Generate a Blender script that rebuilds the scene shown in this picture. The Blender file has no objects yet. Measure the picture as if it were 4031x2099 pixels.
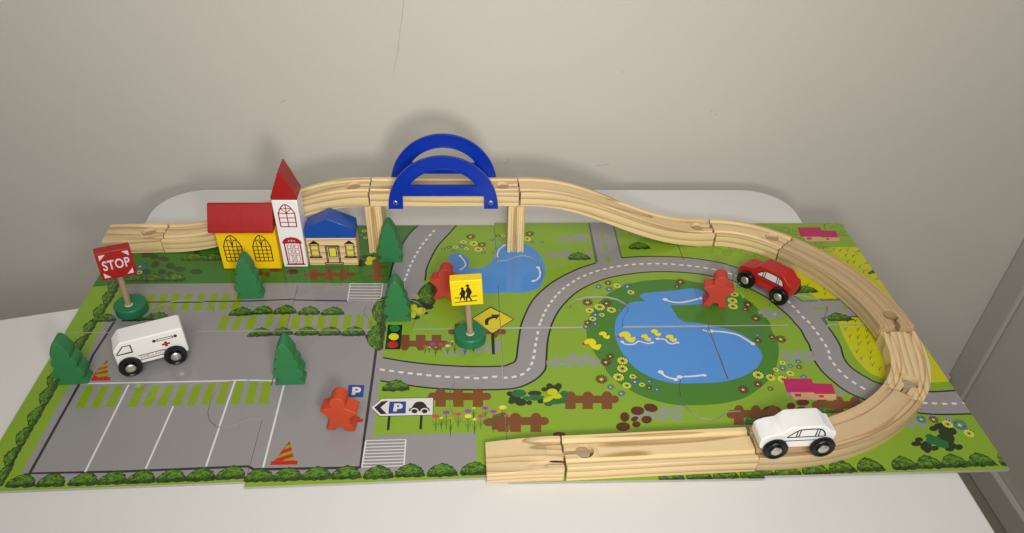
import bpy, bmesh, math, random
from mathutils import Vector, Matrix, Euler, geometry
import numpy as np

S = bpy.context.scene
C = S.collection
U = 22.0                      # centimetres per mat piece; every length below is in centimetres
rnd = random.Random(7)

# ------------------------------------------------------------------ camera
cam = bpy.data.objects.new('camera', bpy.data.cameras.new('camera'))
C.objects.link(cam)
cam.location = (1.85046 * .22, -1.86828 * .22, 2.36192 * .22)
cam.rotation_euler = (0.869208, -0.0292041, -0.0490305)
cam.data.sensor_width = 36
cam.data.lens = 3028.07 / 4031 * 36
cam.data.shift_y = (1284.95 - 1049.5) / 4031
cam.data.clip_start = .01
cam.data.clip_end = 50
S.camera = cam
S.view_settings.view_transform = 'Standard'
S.view_settings.look = 'None'
S.view_settings.exposure = 0
S.view_settings.gamma = 1

# ------------------------------------------------------------------ light of the room
wd = bpy.data.worlds.new('World'); S.world = wd; wd.use_nodes = True
wd.node_tree.nodes['Background'].inputs[0].default_value = (1, .965, .92, 1)
wd.node_tree.nodes['Background'].inputs[1].default_value = .13

def lamp(name, loc, target, size, power, col):
    d = bpy.data.lights.new(name, 'AREA'); d.shape = 'DISK'; d.size = size; d.energy = power; d.color = col
    o = bpy.data.objects.new(name, d); C.objects.link(o); o.location = loc
    o.rotation_euler = (Vector(target) - Vector(loc)).to_track_quat('-Z', 'Y').to_euler()
    return o
k = lamp('room_lamp', (.465, -.45, .405), (.455, .576, .20), .095, 1.15, (1, .97, .93)); k.data.spread = math.radians(104)
lamp('side_lamp', (-.60, -.75, .62), (.30, .25, 0), .16, .9, (1, .94, .86))
c = lamp('ceiling_lamp', (.50, -1.0, 1.25), (.47, .50, .10), 1.0, 9.3, (1, .965, .925)); c.data.spread = math.radians(125)

# ------------------------------------------------------------------ materials
def mat(name, col, rough=.5, metal=0, coat=0, spec=.28, bump=0, bscale=300, vary=0, vscale=40, coat_r=.15):
    m = bpy.data.materials.new(name); m.use_nodes = True
    nt = m.node_tree; b = nt.nodes['Principled BSDF']
    b.inputs['Base Color'].default_value = (*col, 1)
    b.inputs['Roughness'].default_value = rough; b.inputs['Metallic'].default_value = metal
    b.inputs['Specular IOR Level'].default_value = spec
    b.inputs['Coat Weight'].default_value = coat; b.inputs['Coat Roughness'].default_value = coat_r
    tc = nt.nodes.new('ShaderNodeTexCoord')
    if vary:
        n = nt.nodes.new('ShaderNodeTexNoise'); n.inputs['Scale'].default_value = vscale; n.inputs['Detail'].default_value = 5
        nt.links.new(tc.outputs['Object'], n.inputs['Vector'])
        mx = nt.nodes.new('ShaderNodeMix'); mx.data_type = 'RGBA'
        mx.inputs[6].default_value = (*[c * (1 - vary) for c in col], 1); mx.inputs[7].default_value = (*[min(1, c * (1 + vary)) for c in col], 1)
        nt.links.new(n.outputs['Fac'], mx.inputs[0]); nt.links.new(mx.outputs[2], b.inputs['Base Color'])
    if bump:
        n = nt.nodes.new('ShaderNodeTexNoise'); n.inputs['Scale'].default_value = bscale; n.inputs['Detail'].default_value = 4
        nt.links.new(tc.outputs['Object'], n.inputs['Vector'])
        bp = nt.nodes.new('ShaderNodeBump'); bp.inputs['Strength'].default_value = bump; bp.inputs['Distance'].default_value = .0006
        nt.links.new(n.outputs['Fac'], bp.inputs['Height']); nt.links.new(bp.outputs[0], b.inputs['Normal'])
    return m

def wood(name, light, dark, rings=2.2, rough=.5):
    """pine: growth rings cut lengthwise, read from the 'grain' attribute (along, across, up) in cm"""
    m = bpy.data.materials.new(name); m.use_nodes = True; nt = m.node_tree; b = nt.nodes['Principled BSDF']; N = nt.nodes.new; L = nt.links.new
    at = N('ShaderNodeAttribute'); at.attribute_name = 'grain'
    sc = N('ShaderNodeVectorMath'); sc.operation = 'MULTIPLY'; sc.inputs[1].default_value = (.04, .30, .30); L(at.outputs['Vector'], sc.inputs[0])
    n1 = N('ShaderNodeTexNoise'); n1.inputs['Scale'].default_value = 1.0; n1.inputs['Detail'].default_value = 2; L(sc.outputs[0], n1.inputs['Vector'])
    sub = N('ShaderNodeVectorMath'); sub.operation = 'MULTIPLY_ADD'; sub.inputs[1].default_value = (0, 2.2, 2.2); L(n1.outputs['Color'], sub.inputs[0]); L(at.outputs['Vector'], sub.inputs[2])
    sq = N('ShaderNodeVectorMath'); sq.operation = 'MULTIPLY'; sq.inputs[1].default_value = (.03, 1, 1); L(sub.outputs[0], sq.inputs[0])
    wv = N('ShaderNodeTexWave'); wv.wave_type = 'RINGS'; wv.rings_direction = 'X'; wv.wave_profile = 'SAW'
    wv.inputs['Scale'].default_value = rings * .16; wv.inputs['Distortion'].default_value = 1.2; wv.inputs['Detail'].default_value = 2; wv.inputs['Detail Scale'].default_value = .5
    L(sq.outputs[0], wv.inputs['Vector'])
    fs = N('ShaderNodeVectorMath'); fs.operation = 'MULTIPLY'; fs.inputs[1].default_value = (1.2, 26, 26); L(at.outputs['Vector'], fs.inputs[0])
    n2 = N('ShaderNodeTexNoise'); n2.inputs['Scale'].default_value = 1; n2.inputs['Detail'].default_value = 4; L(fs.outputs[0], n2.inputs['Vector'])
    rp = N('ShaderNodeValToRGB'); e = rp.color_ramp.elements; e[0].position = 0; e[0].color = (*light, 1); e[1].position = 1; e[1].color = (*light, 1)
    a = e.new(.45); a.color = (*[l * .93 + d * .07 for l, d in zip(light, dark)], 1)
    a = e.new(.80); a.color = (*[(l + d) / 2 for l, d in zip(light, dark)], 1)
    a = e.new(.93); a.color = (*dark, 1)
    L(wv.outputs['Fac'], rp.inputs[0])
    mm = N('ShaderNodeMapRange'); mm.inputs[3].default_value = .86; mm.inputs[4].default_value = 1.12; L(n2.outputs['Fac'], mm.inputs[0])
    mul = N('ShaderNodeVectorMath'); mul.operation = 'SCALE'; L(rp.outputs[0], mul.inputs[0]); L(mm.outputs[0], mul.inputs['Scale'])
    L(mul.outputs[0], b.inputs['Base Color']); b.inputs['Roughness'].default_value = rough
    bp = N('ShaderNodeBump'); bp.inputs['Strength'].default_value = .25; bp.inputs['Distance'].default_value = .0003; L(n2.outputs['Fac'], bp.inputs['Height']); L(bp.outputs[0], b.inputs['Normal'])
    return m

PINE = wood('pine_wood', (.79, .605, .325), (.43, .255, .095), 2.4)
TAN = wood('tan_pine_wood', (.58, .425, .24), (.40, .26, .125), 2.2)
STRIPED = wood('striped_pine_wood', (.75, .575, .325), (.45, .28, .12), 5.0)
BOLD = wood('bold_pine_wood', (.78, .61, .345), (.47, .29, .12), 2.7)
WARM = wood('warm_pine_wood', (.64, .475, .27), (.42, .26, .12), 2.4)
DOWEL = wood('dowel_wood', (.43, .32, .20), (.33, .23, .13), 4)
WALLM = mat('wall_paint', (.615, .585, .53), .75, bump=.35, bscale=350, vary=.02, vscale=6)
TRIM = mat('trim_paint', (.56, .54, .49), .45, bump=.15, bscale=60)
FLOORM = mat('floor_finish', (.24, .225, .175), .6, vary=.15, vscale=8)
TABLEM = mat('table_white', (.70, .695, .675), .38, bump=.12, bscale=900, vary=.015, vscale=30)
CARD = mat('cardboard_edge', (.40, .39, .35), .8, vary=.12, vscale=200)
RED = mat('red_paint', (.37, .012, .011), .42, bump=.25, bscale=260, vary=.08, vscale=60, coat=.15)
CARRED = mat('car_red_paint', (.44, .014, .012), .36, bump=.2, bscale=200, vary=.06, coat=.2)
YEL = mat('yellow_paint', (.95, .60, .005), .5, bump=.35, bscale=220, vary=.05, coat=.1)
SIGNY = mat('sign_yellow_paint', (.80, .62, .004), .45, bump=.25, bscale=220, vary=.04, coat=.1)
WHT = mat('white_paint', (.86, .855, .84), .45, bump=.35, bscale=160, vary=.02, coat=.1)
BLUE = mat('blue_paint', (.008, .07, .36), .38, bump=.2, bscale=200, vary=.08, coat=.2)
PLBLUE = mat('blue_plastic', (.002, .030, .36), .3, spec=.3, vary=.04, bump=.06, bscale=100)
GRN = mat('green_paint', (.035, .195, .066), .5, bump=.4, bscale=160, vary=.12, vscale=70)
BASEG = mat('sign_base_green', (.014, .17, .07), .42, bump=.25, bscale=220, vary=.08, coat=.1)
ORA = mat('orange_red_paint', (.52, .065, .022), .5, bump=.4, bscale=160, vary=.07, vscale=70)
COR = mat('coral_red_paint', (.52, .055, .035), .5, bump=.4, bscale=160, vary=.07, vscale=70)
TYRE = mat('black_plastic', (.006, .006, .007), .25, spec=.4)
HUB = mat('hub_metal', (.74, .72, .66), .42, metal=1, bump=.05)
SCREW = mat('screw_metal', (.55, .55, .53), .3, metal=1)
INK = mat('black_ink', (.012, .010, .012), .45)
INKR = mat('red_ink', (.42, .012, .02), .45)
INKM = mat('maroon_ink', (.10, .012, .02), .45)
INKW = mat('white_ink', (.70, .62, .64), .45)
INKY = mat('yellow_ink', (.72, .66, .05), .45)

PR = {}
def pm(name, col, vary=0, vscale=60):
    m = mat('print_' + name, col, .4, spec=.12, vary=vary, vscale=vscale, coat=.55, coat_r=.07)
    PR[name] = m; return m
pm('green_light', (.225, .375, .026), .03, 20)
for n, c in dict(green_back=(.045, .18, .022), green_dark=(.058, .20, .022), road=(.285, .276, .278), road_kerb=(.12, .115, .115), field=(.52, .52, .005),
                 zebra=(.225, .34, .008), line_dark=(.035, .03, .032), white=(.72, .70, .68), ink=(.016, .016, .018), water=(.08, .27, .66),
                 brown=(.19, .062, .018), brown_dark=(.10, .026, .008), stone_dark=(.035, .075, .02), paver=(.27, .29, .26), leaf_dark=(.022, .036, .012),
                 leaf_green=(.025, .135, .04), leaf_yellow=(.55, .56, .005), stem=(.03, .11, .012), pink=(.46, .015, .11), peach=(.66, .36, .19),
                 red_print=(.50, .014, .010), yellow_print=(.78, .68, .008), blue_print=(.02, .055, .26), sign_yellow=(.68, .56, .01),
                 sign_dark=(.005, .018, .012), light_green=(.02, .19, .04), ring=(.10, .20, .012), hedge_base=(.05, .09, .012), hedge_mid=(.075, .19, .014),
                 hedge_light=(.15, .30, .02), maroon=(.13, .018, .022), petal_blue=(.05, .14, .32), petal_yellow=(.72, .68, .09), petal_ink=(.012, .022, .018),
                 lilac=(.33, .06, .33), rose=(.58, .06, .10), lemon=(.72, .68, .10), amber=(.68, .27, .03)).items():
    pm(n, c, .03, 25)
# painted hedges are blotchy: two greens swirled together in the print itself
def swirl(name, a, b, scale):
    m = mat('print_' + name, a, .4, spec=.12, coat=.55, coat_r=.07); nt = m.node_tree; N = nt.nodes.new; L = nt.links.new
    tc = N('ShaderNodeTexCoord'); n = N('ShaderNodeTexNoise'); n.inputs['Scale'].default_value = scale; n.inputs['Detail'].default_value = 4; n.inputs['Distortion'].default_value = 2.0
    L(tc.outputs['Object'], n.inputs['Vector']); r = N('ShaderNodeValToRGB'); r.color_ramp.elements[0].position = .42; r.color_ramp.elements[0].color = (*a, 1)
    r.color_ramp.elements[1].position = .60; r.color_ramp.elements[1].color = (*b, 1); L(n.outputs['Fac'], r.inputs[0]); L(r.outputs[0], nt.nodes['Principled BSDF'].inputs['Base Color']); PR[name] = m
swirl('hedge_base', (.016, .035, .008), (.045, .095, .012), 150)
swirl('hedge_mid', (.035, .095, .010), (.10, .235, .018), 190)
ART = [
('green_back','p',0,[(34.85,39.8),(33.74,37.88),(32.93,35.44),(32.31,32.64),(32.02,30.46),(31.89,27.75),(23.16,27.95),(17.14,27.99),(3.92,27.93),(-0.14,27.48),(-2.49,27.36),(-0.5,39.8)]),
('road','p',0,[(3.93,27.89),(17.15,27.97),(23.16,27.93),(31.94,27.75),(35.9,28.18),(35.09,25.5),(34.62,24.13),(32.02,21.02),(32,18.5),(32.21,15.6),(32.65,12.58),(32.2,12.33),(32.17,12.06),(32.16,5.34),(41.29,5.5),(41.27,1.19),(39.95,1.01),(22.57,1.14),(21.78,1.13),(7.48,0.96),(4.94,0.5),(3.34,1.93),(3.28,12.04),(3.45,16.45),(3.35,21.53),(3.65,25.11)]),
('road','p',0,[(34.85,39.8),(39.44,39.8),(38.15,37.12),(37.11,34.94),(36.38,32.39),(35.94,30.16),(35.96,29.67),(35.9,28.18),(35.6,26.2),(33.39,27.12),(31.94,27.75),(32.02,30.46),(32.24,32.2),(32.93,35.44),(33.74,37.88)]),
('ink','L',0.22,[(34.78,39.8),(33.74,37.88),(32.93,35.44),(32.31,32.64),(32.02,30.46),(31.9,27.75)]),
('ink','L',0.2,[(39.47,39.8),(38.15,37.12),(37.11,34.94),(36.38,32.39),(35.94,30.16),(35.96,29.67),(35.88,28.22)]),
('road','p',0,[(32.18,15.6),(35.08,14.86),(38,14.4),(40.9,14.15),(43.91,14.16),(44.66,14.45),(45.17,14.75),(45.43,15.3),(45.6,16.47),(45.76,17.67),(46.1,19.84),(46.55,21.47),(47.57,24.14),(48.92,26.23),(50.76,28.22),(53.21,30.08),(54.44,30.75),(55.54,31.27),(55.54,31.3),(58.72,32.33),(61.69,32.57),(65.2,32.44),(67.71,32.02),(70.43,31.14),(72.34,29.95),(72.38,29.98),(74.21,28.27),(75.92,26.76),(77.1,24.84),(77.61,24.04),(81.38,22.77),(78.62,20.94),(78.9,19.56),(79.05,17.99),(79.04,16.38),(78.74,14.83),(78.86,13.48),(79.4,12.48),(79.94,11.82),(80.58,11.13),(82.19,10.35),(83.71,9.92),(85.67,9.73),(88.1,9.86),(88.1,6.74),(85.01,6.73),(83.21,6.92),(80.92,7.48),(79.1,8.41),(77.79,9.32),(76.98,10.14),(76.38,11.25),(75.83,12.54),(75.56,14.04),(75.63,15.22),(75.82,16.79),(75.77,17.86),(75.76,19.2),(75.49,20.31),(75.2,21.49),(74.58,22.95),(73.83,24.44),(72.25,26.29),(70.72,27.74),(68.75,28.51),(67.38,29),(68.73,28.57),(66.79,29.1),(64.56,29.44),(62.28,29.5),(59.94,29.26),(56.98,28.53),(54.81,27.44),(52.73,25.83),(51.09,23.75),(50.06,21.91),(49.25,19.8),(48.75,17.62),(48.41,14.96),(48.25,13.83),(47.89,13.13),(47.15,12.25),(45.85,11.37),(44.41,10.98),(41.81,10.94),(39.47,11.02),(37.13,11.23),(34.87,11.67),(32.2,12.33)]),
('road','p',0,[(55.76,39.8),(58.86,39.8),(58.76,32.23),(57.96,31.24),(55.63,31.06)]),
('road_kerb','p',0,[(55.7,39.8),(55.92,39.8),(55.83,31.55),(55.48,31.26)]),
('road_kerb','p',0,[(58.71,39.8),(58.95,39.8),(58.81,32.33),(58.61,32.23)]),
('road','p',0,[(77.1,24.84),(77.61,24.04),(81.93,24.2),(88.1,24.23),(88.1,21.14),(82.88,21.26),(78.99,21.11),(77.64,20.28),(76.37,23.01)]),
('road_kerb','p',0,[(77.13,24.93),(77.64,24.13),(88.1,24.3),(88.1,24.06),(77.5,23.9),(77.04,24.67)]),
('road_kerb','p',0,[(78.61,21.11),(82.9,21.31),(88.1,21.17),(88.1,20.97),(78.93,20.94),(79.03,19.93),(78.78,19.85)]),
('ink','L',0.2,[(32.18,15.6),(35.08,14.86),(38,14.4),(40.9,14.15),(43.91,14.16),(44.66,14.45),(45.17,14.75),(45.43,15.3),(45.6,16.47),(45.76,17.67),(46.1,19.84),(46.55,21.47),(47.57,24.14),(48.92,26.23),(50.76,28.22),(53.21,30.08),(54.44,30.75),(55.54,31.27)]),
('ink','L',0.2,[(58.72,32.33),(61.69,32.57),(65.2,32.44),(67.71,32.02),(70.43,31.14),(72.34,29.95),(72.38,29.98),(74.21,28.27),(75.92,26.76),(77.1,24.84)]),
('ink','L',0.2,[(78.9,19.56),(79.05,17.99),(79.04,16.38),(78.74,14.83),(78.86,13.48),(79.4,12.48),(79.94,11.82),(80.58,11.13),(82.19,10.35),(83.71,9.92),(85.67,9.73),(88.1,9.86)]),
('ink','L',0.2,[(32.2,12.33),(34.87,11.67),(37.13,11.23),(39.47,11.02),(41.81,10.94),(44.41,10.98),(45.85,11.37),(47.15,12.25),(47.89,13.13),(48.25,13.83),(48.41,14.96),(48.75,17.62),(49.25,19.8),(50.06,21.91),(51.09,23.75),(52.73,25.83),(54.81,27.44),(56.98,28.53),(59.94,29.26),(62.28,29.5),(64.56,29.44),(66.79,29.1),(68.73,28.57),(67.38,29),(68.75,28.51),(70.72,27.74),(72.25,26.29),(73.83,24.44),(74.58,22.95),(75.2,21.49),(75.49,20.31),(75.76,19.2),(75.77,17.86),(75.82,16.79),(75.63,15.22),(75.56,14.04),(75.83,12.54),(76.38,11.25),(76.98,10.14),(77.79,9.32),(79.1,8.41),(80.92,7.48),(83.21,6.92),(85.01,6.73),(88.1,6.74)]),
('field','p',0,[(77.72,30.56),(77.33,31.55),(81.06,33.36),(84.85,34.38),(88.1,34.36),(88,26),(88.1,24.34),(81.97,24.31),(79.39,24.34),(78.72,25.63),(78.25,28.61)]),
('field','p',0,[(80.28,20.34),(81.78,20.99),(85.59,21.04),(88,24.5),(88.1,11.11),(84.71,10.85),(82.57,11.21),(81.32,11.79),(80.7,12.24),(80.29,12.95),(79.93,14.38),(79.87,16.02),(79.97,18.16)]),
('zebra','p',0,[(4.93,12.19),(5.64,12.17),(5.72,9.35),(4.92,9.34)]),
('zebra','p',0,[(6.27,12.16),(7.02,12.15),(7.01,9.36),(6.23,9.34)]),
('zebra','p',0,[(7.58,12.18),(8.31,12.17),(8.35,9.37),(7.53,9.37)]),
('zebra','p',0,[(9.5,12.19),(10.29,12.17),(10.39,9.37),(9.51,9.38)]),
('zebra','p',0,[(10.89,12.19),(11.67,12.18),(11.65,9.46),(10.82,9.45)]),
('zebra','p',0,[(12.18,12.2),(12.95,12.2),(12.95,9.46),(12.13,9.46)]),
('zebra','p',0,[(13.47,12.2),(14.23,12.19),(14.27,9.46),(13.44,9.46)]),
('zebra','p',0,[(14.8,12.21),(15.55,12.21),(15.55,9.48),(14.78,9.48)]),
('zebra','p',0,[(16.07,12.25),(16.77,12.25),(16.84,9.52),(16.05,9.51)]),
('zebra','p',0,[(17.34,12.44),(18.08,12.44),(18.18,9.57),(17.37,9.57)]),
('zebra','p',0,[(18.69,12.44),(19.43,12.44),(19.53,9.54),(18.71,9.53)]),
('zebra','p',0,[(19.96,12.45),(20.7,12.43),(20.84,9.51),(20,9.52)]),
('zebra','p',0,[(21.14,12.54),(21.97,12.52),(22.14,9.46),(21.28,9.48)]),
('zebra','p',0,[(6.39,26.16),(7.21,26.15),(7.48,23.4),(6.67,23.42)]),
('zebra','p',0,[(7.65,26.15),(8.47,26.14),(8.65,23.39),(7.84,23.4)]),
('zebra','p',0,[(8.91,26.13),(9.73,26.12),(9.9,23.37),(9.08,23.38)]),
('zebra','p',0,[(10.26,26.12),(11.08,26.11),(11.21,23.36),(10.39,23.37)]),
('zebra','p',0,[(11.62,26.1),(12.44,26.09),(12.56,23.34),(11.74,23.35)]),
('zebra','p',0,[(13,26.08),(13.82,26.08),(13.83,23.32),(13.01,23.33)]),
('zebra','p',0,[(14.27,26.07),(15.09,26.06),(15.15,23.31),(14.32,23.32)]),
('zebra','p',0,[(15.6,26.06),(16.43,26.05),(16.45,23.29),(15.62,23.3)]),
('zebra','p',0,[(15.07,22.38),(15.89,22.37),(15.88,20.04),(15.04,20.06)]),
('zebra','p',0,[(16.53,22.36),(17.29,22.35),(17.19,20.06),(16.33,20.07)]),
('zebra','p',0,[(17.94,22.34),(18.7,22.33),(18.61,20.09),(17.69,20.11)]),
('zebra','p',0,[(19.61,22.6),(20.43,22.59),(20.4,20.46),(19.75,20.32)]),
('zebra','p',0,[(20.94,22.58),(21.97,22.57),(21.89,20.37),(21.07,20.35)]),
('zebra','p',0,[(22.31,22.37),(23.15,22.4),(23.28,20.02),(22.41,20.11)]),
('zebra','p',0,[(23.55,22.27),(24.46,22.34),(24.52,20.08),(23.75,20.17)]),
('zebra','p',0,[(24.92,22.33),(25.78,22.37),(25.96,19.98),(25.08,20)]),
('zebra','p',0,[(26.26,22.23),(27.12,22.14),(27.19,19.96),(26.36,20.06)]),
('zebra','p',0,[(27.64,22.34),(28.49,22.33),(28.51,19.87),(27.66,19.88)]),
('zebra','p',0,[(28.92,22.33),(29.75,22.32),(29.82,19.85),(29.02,19.86)]),
('zebra','p',0,[(30.33,22.18),(31.1,22.17),(31.09,19.83),(30.18,19.84)]),
('line_dark','l',0.26,[(4.32,21.51),(3.94,16.44),(4.09,14.53),(4.13,12.25),(4.02,1.87),(11.77,1.87),(21.84,2.16),(22.44,1.77),(31.34,1.76),(31.38,7.11),(31.43,14.13),(31.43,16.78),(31.25,21.84)]),
('line_dark','l',0.2,[(6.54,24.72),(12.61,24.76),(17.79,24.8),(22.02,25.05)]),
('line_dark','l',0.22,[(22.04,24.89),(25.1,24.76),(31.03,24.51)]),
('white','l',0.17,[(4.14,12.52),(12.47,12.58),(20.23,12.67),(22.21,12.56)]),
('white','l',0.17,[(8.71,12.31),(8.5,1.89)]),
('white','l',0.17,[(13.63,9.4),(13.38,2.07)]),
('white','l',0.17,[(18.48,12.54),(18.34,2.25)]),
('white','l',0.17,[(23.18,11.86),(23.17,1.97)]),
('white','l',0.1,[(27.66,27.75),(31.24,27.68)]),
('white','l',0.1,[(27.67,27.23),(31.24,27.15)]),
('white','l',0.1,[(27.68,26.7),(31.24,26.62)]),
('white','l',0.1,[(27.69,26.18),(31.25,26.09)]),
('white','l',0.1,[(27.7,25.67),(31.25,25.57)]),
('white','l',0.1,[(27.71,25.16),(31.25,25.05)]),
('white','l',0.1,[(27.71,24.66),(31.25,24.54)]),
('white','l',0.12,[(27.66,27.75),(27.71,24.66)]),
('white','l',0.12,[(31.24,27.68),(31.25,24.54)]),
('white','l',0.1,[(31.56,4.77),(35.06,4.82)]),
('white','l',0.1,[(31.55,4.39),(35.06,4.44)]),
('white','l',0.1,[(31.54,4.01),(35.06,4.07)]),
('white','l',0.1,[(31.54,3.64),(35.06,3.69)]),
('white','l',0.1,[(31.53,3.27),(35.06,3.33)]),
('white','l',0.1,[(31.52,2.9),(35.06,2.96)]),
('white','l',0.1,[(31.52,2.53),(35.06,2.6)]),
('white','l',0.1,[(31.51,2.17),(35.06,2.24)]),
('white','l',0.1,[(31.5,1.81),(35.06,1.88)]),
('white','l',0.12,[(31.56,4.77),(31.5,1.81)]),
('white','l',0.12,[(35.06,4.82),(35.06,1.88)]),
('white','l',0.26,[(37.18,40.04),(37.02,39.56)]),
('white','l',0.26,[(36.68,38.5),(36.5,38.04)]),
('white','l',0.26,[(36.27,37.63),(36.05,37.17)]),
('white','l',0.26,[(35.84,36.67),(35.64,36.21)]),
('white','l',0.26,[(35.47,35.78),(35.29,35.32)]),
('white','l',0.26,[(35.15,34.91),(34.99,34.43)]),
('white','l',0.26,[(34.86,34.02),(34.72,33.54)]),
('white','l',0.26,[(34.59,33.12),(34.47,32.64)]),
('white','l',0.26,[(34.37,32.19),(34.25,31.71)]),
('white','l',0.26,[(34.16,31.29),(34.06,30.81)]),
('white','l',0.26,[(33.99,30.45),(33.91,29.95)]),
('white','l',0.26,[(33.84,29.56),(33.76,29.06)]),
('white','l',0.26,[(33.71,28.72),(33.63,28.22)]),
('white','l',0.26,[(33.56,27.64),(33.48,27.14)]),
('white','l',0.26,[(33.37,26.74),(33.27,26.24)]),
('white','l',0.26,[(33.24,25.95),(33.18,25.45)]),
('white','l',0.26,[(32.02,13.9),(32.52,13.8)]),
('white','l',0.26,[(32.94,13.72),(33.42,13.62)]),
('white','l',0.26,[(33.85,13.52),(34.35,13.42)]),
('white','l',0.26,[(34.77,13.34),(35.27,13.26)]),
('white','l',0.26,[(35.65,13.19),(36.15,13.11)]),
('white','l',0.26,[(36.56,13.03),(37.06,12.95)]),
('white','l',0.26,[(37.46,12.88),(37.96,12.82)]),
('white','l',0.26,[(38.37,12.76),(38.87,12.72)]),
('white','l',0.26,[(39.29,12.69),(39.79,12.67)]),
('white','l',0.26,[(40.24,12.66),(40.74,12.62)]),
('white','l',0.26,[(41.16,12.53),(41.66,12.51)]),
('white','l',0.26,[(42.02,12.54),(42.52,12.58)]),
('white','l',0.26,[(42.93,12.68),(43.43,12.68)]),
('white','l',0.26,[(43.93,12.55),(44.43,12.55)]),
('white','l',0.26,[(44.82,12.59),(45.3,12.71)]),
('white','l',0.26,[(45.69,12.85),(46.11,13.13)]),
('white','l',0.26,[(46.38,13.45),(46.66,13.87)]),
('white','l',0.26,[(46.83,14.29),(47.01,14.75)]),
('white','l',0.26,[(47.1,15.17),(47.22,15.65)]),
('white','l',0.26,[(47.3,16.09),(47.38,16.59)]),
('white','l',0.26,[(47.45,17.06),(47.53,17.56)]),
('white','l',0.26,[(47.63,17.98),(47.73,18.46)]),
('white','l',0.26,[(47.83,18.95),(47.93,19.43)]),
('white','l',0.26,[(48.08,20.1),(48.22,20.58)]),
('white','l',0.26,[(48.29,20.76),(48.45,21.24)]),
('white','l',0.26,[(48.56,21.59),(48.74,22.05)]),
('white','l',0.26,[(48.87,22.41),(49.07,22.87)]),
('white','l',0.26,[(49.23,23.21),(49.45,23.65)]),
('white','l',0.26,[(49.64,24.01),(49.88,24.45)]),
('white','l',0.26,[(50.07,24.77),(50.35,25.19)]),
('white','l',0.26,[(50.56,25.51),(50.86,25.91)]),
('white','l',0.26,[(51.09,26.25),(51.41,26.63)]),
('white','l',0.26,[(51.69,26.92),(52.03,27.28)]),
('white','l',0.26,[(52.34,27.57),(52.7,27.91)]),
('white','l',0.26,[(52.99,28.17),(53.39,28.47)]),
('white','l',0.26,[(53.73,28.7),(54.15,28.98)]),
('white','l',0.26,[(54.49,29.19),(54.93,29.43)]),
('white','l',0.26,[(55.31,29.63),(55.77,29.85)]),
('white','l',0.26,[(56.16,30),(56.62,30.18)]),
('white','l',0.26,[(57.02,30.33),(57.5,30.47)]),
('white','l',0.26,[(57.89,30.56),(58.37,30.68)]),
('white','l',0.26,[(58.79,30.78),(59.29,30.88)]),
('white','l',0.26,[(59.7,30.93),(60.2,30.99)]),
('white','l',0.26,[(60.62,31.03),(61.12,31.07)]),
('white','l',0.26,[(61.56,31.09),(62.06,31.11)]),
('white','l',0.26,[(62.49,31.1),(62.99,31.08)]),
('white','l',0.26,[(63.39,31.05),(63.89,31.01)]),
('white','l',0.26,[(64.33,30.99),(64.83,30.93)]),
('white','l',0.26,[(65.25,30.85),(65.75,30.77)]),
('white','l',0.26,[(66.18,30.7),(66.68,30.6)]),
('white','l',0.26,[(67.09,30.51),(67.57,30.39)]),
('white','l',0.26,[(67.99,30.25),(68.47,30.11)]),
('white','l',0.26,[(68.89,29.99),(69.35,29.81)]),
('white','l',0.26,[(69.76,29.62),(70.2,29.4)]),
('white','l',0.26,[(70.58,29.19),(71,28.93)]),
('white','l',0.26,[(71.33,28.72),(71.73,28.44)]),
('white','l',0.26,[(72.1,28.17),(72.48,27.85)]),
('white','l',0.26,[(72.83,27.55),(73.21,27.21)]),
('white','l',0.26,[(73.56,26.9),(73.92,26.56)]),
('white','l',0.26,[(74.27,26.22),(74.61,25.86)]),
('white','l',0.26,[(74.87,25.59),(75.19,25.21)]),
('white','l',0.26,[(75.44,24.89),(75.72,24.47)]),
('white','l',0.26,[(75.95,24.11),(76.15,23.65)]),
('white','l',0.26,[(76.21,23.3),(76.35,22.82)]),
('white','l',0.26,[(76.46,22.39),(76.58,21.91)]),
('white','l',0.26,[(76.66,21.43),(76.8,20.95)]),
('white','l',0.26,[(76.97,20.64),(77.11,20.16)]),
('white','l',0.26,[(77.33,19.23),(77.17,19.71)]),
('white','l',0.26,[(76.82,20.94),(76.72,21.44)]),
('white','l',0.26,[(77,20.66),(77.12,20.18)]),
('white','l',0.26,[(77.19,19.73),(77.27,19.23)]),
('white','l',0.26,[(77.34,18.76),(77.4,18.26)]),
('white','l',0.26,[(77.44,17.8),(77.48,17.3)]),
('white','l',0.26,[(77.53,16.85),(77.55,16.35)]),
('white','l',0.26,[(77.54,15.91),(77.46,15.41)]),
('white','l',0.26,[(77.29,14.98),(77.25,14.48)]),
('white','l',0.26,[(77.33,14.04),(77.41,13.54)]),
('white','l',0.26,[(77.48,13.08),(77.62,12.6)]),
('white','l',0.26,[(77.76,12.17),(77.98,11.71)]),
('white','l',0.26,[(78.22,11.34),(78.5,10.92)]),
('white','l',0.26,[(78.79,10.58),(79.09,10.18)]),
('white','l',0.26,[(83.92,8.27),(84.42,8.23)]),
('white','l',0.26,[(84.84,8.19),(85.34,8.15)]),
('white','l',0.26,[(85.8,8.11),(86.3,8.09)]),
('white','l',0.26,[(86.75,8.11),(87.25,8.11)]),
('white','l',0.26,[(87.85,8.13),(88.35,8.15)]),
('zebra','p',0,[(78.6,22.9),(80.2,22.87),(80.04,22.45),(78.44,22.47)]),
('zebra','p',0,[(81.74,22.98),(83.01,22.96),(82.85,22.55),(81.58,22.56)]),
('zebra','p',0,[(56.89,37.72),(57.25,37.72),(57.21,36.38),(56.88,36.38)]),
('zebra','p',0,[(56.92,35.06),(57.27,35.06),(57.25,33.82),(56.89,33.82)]),
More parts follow.
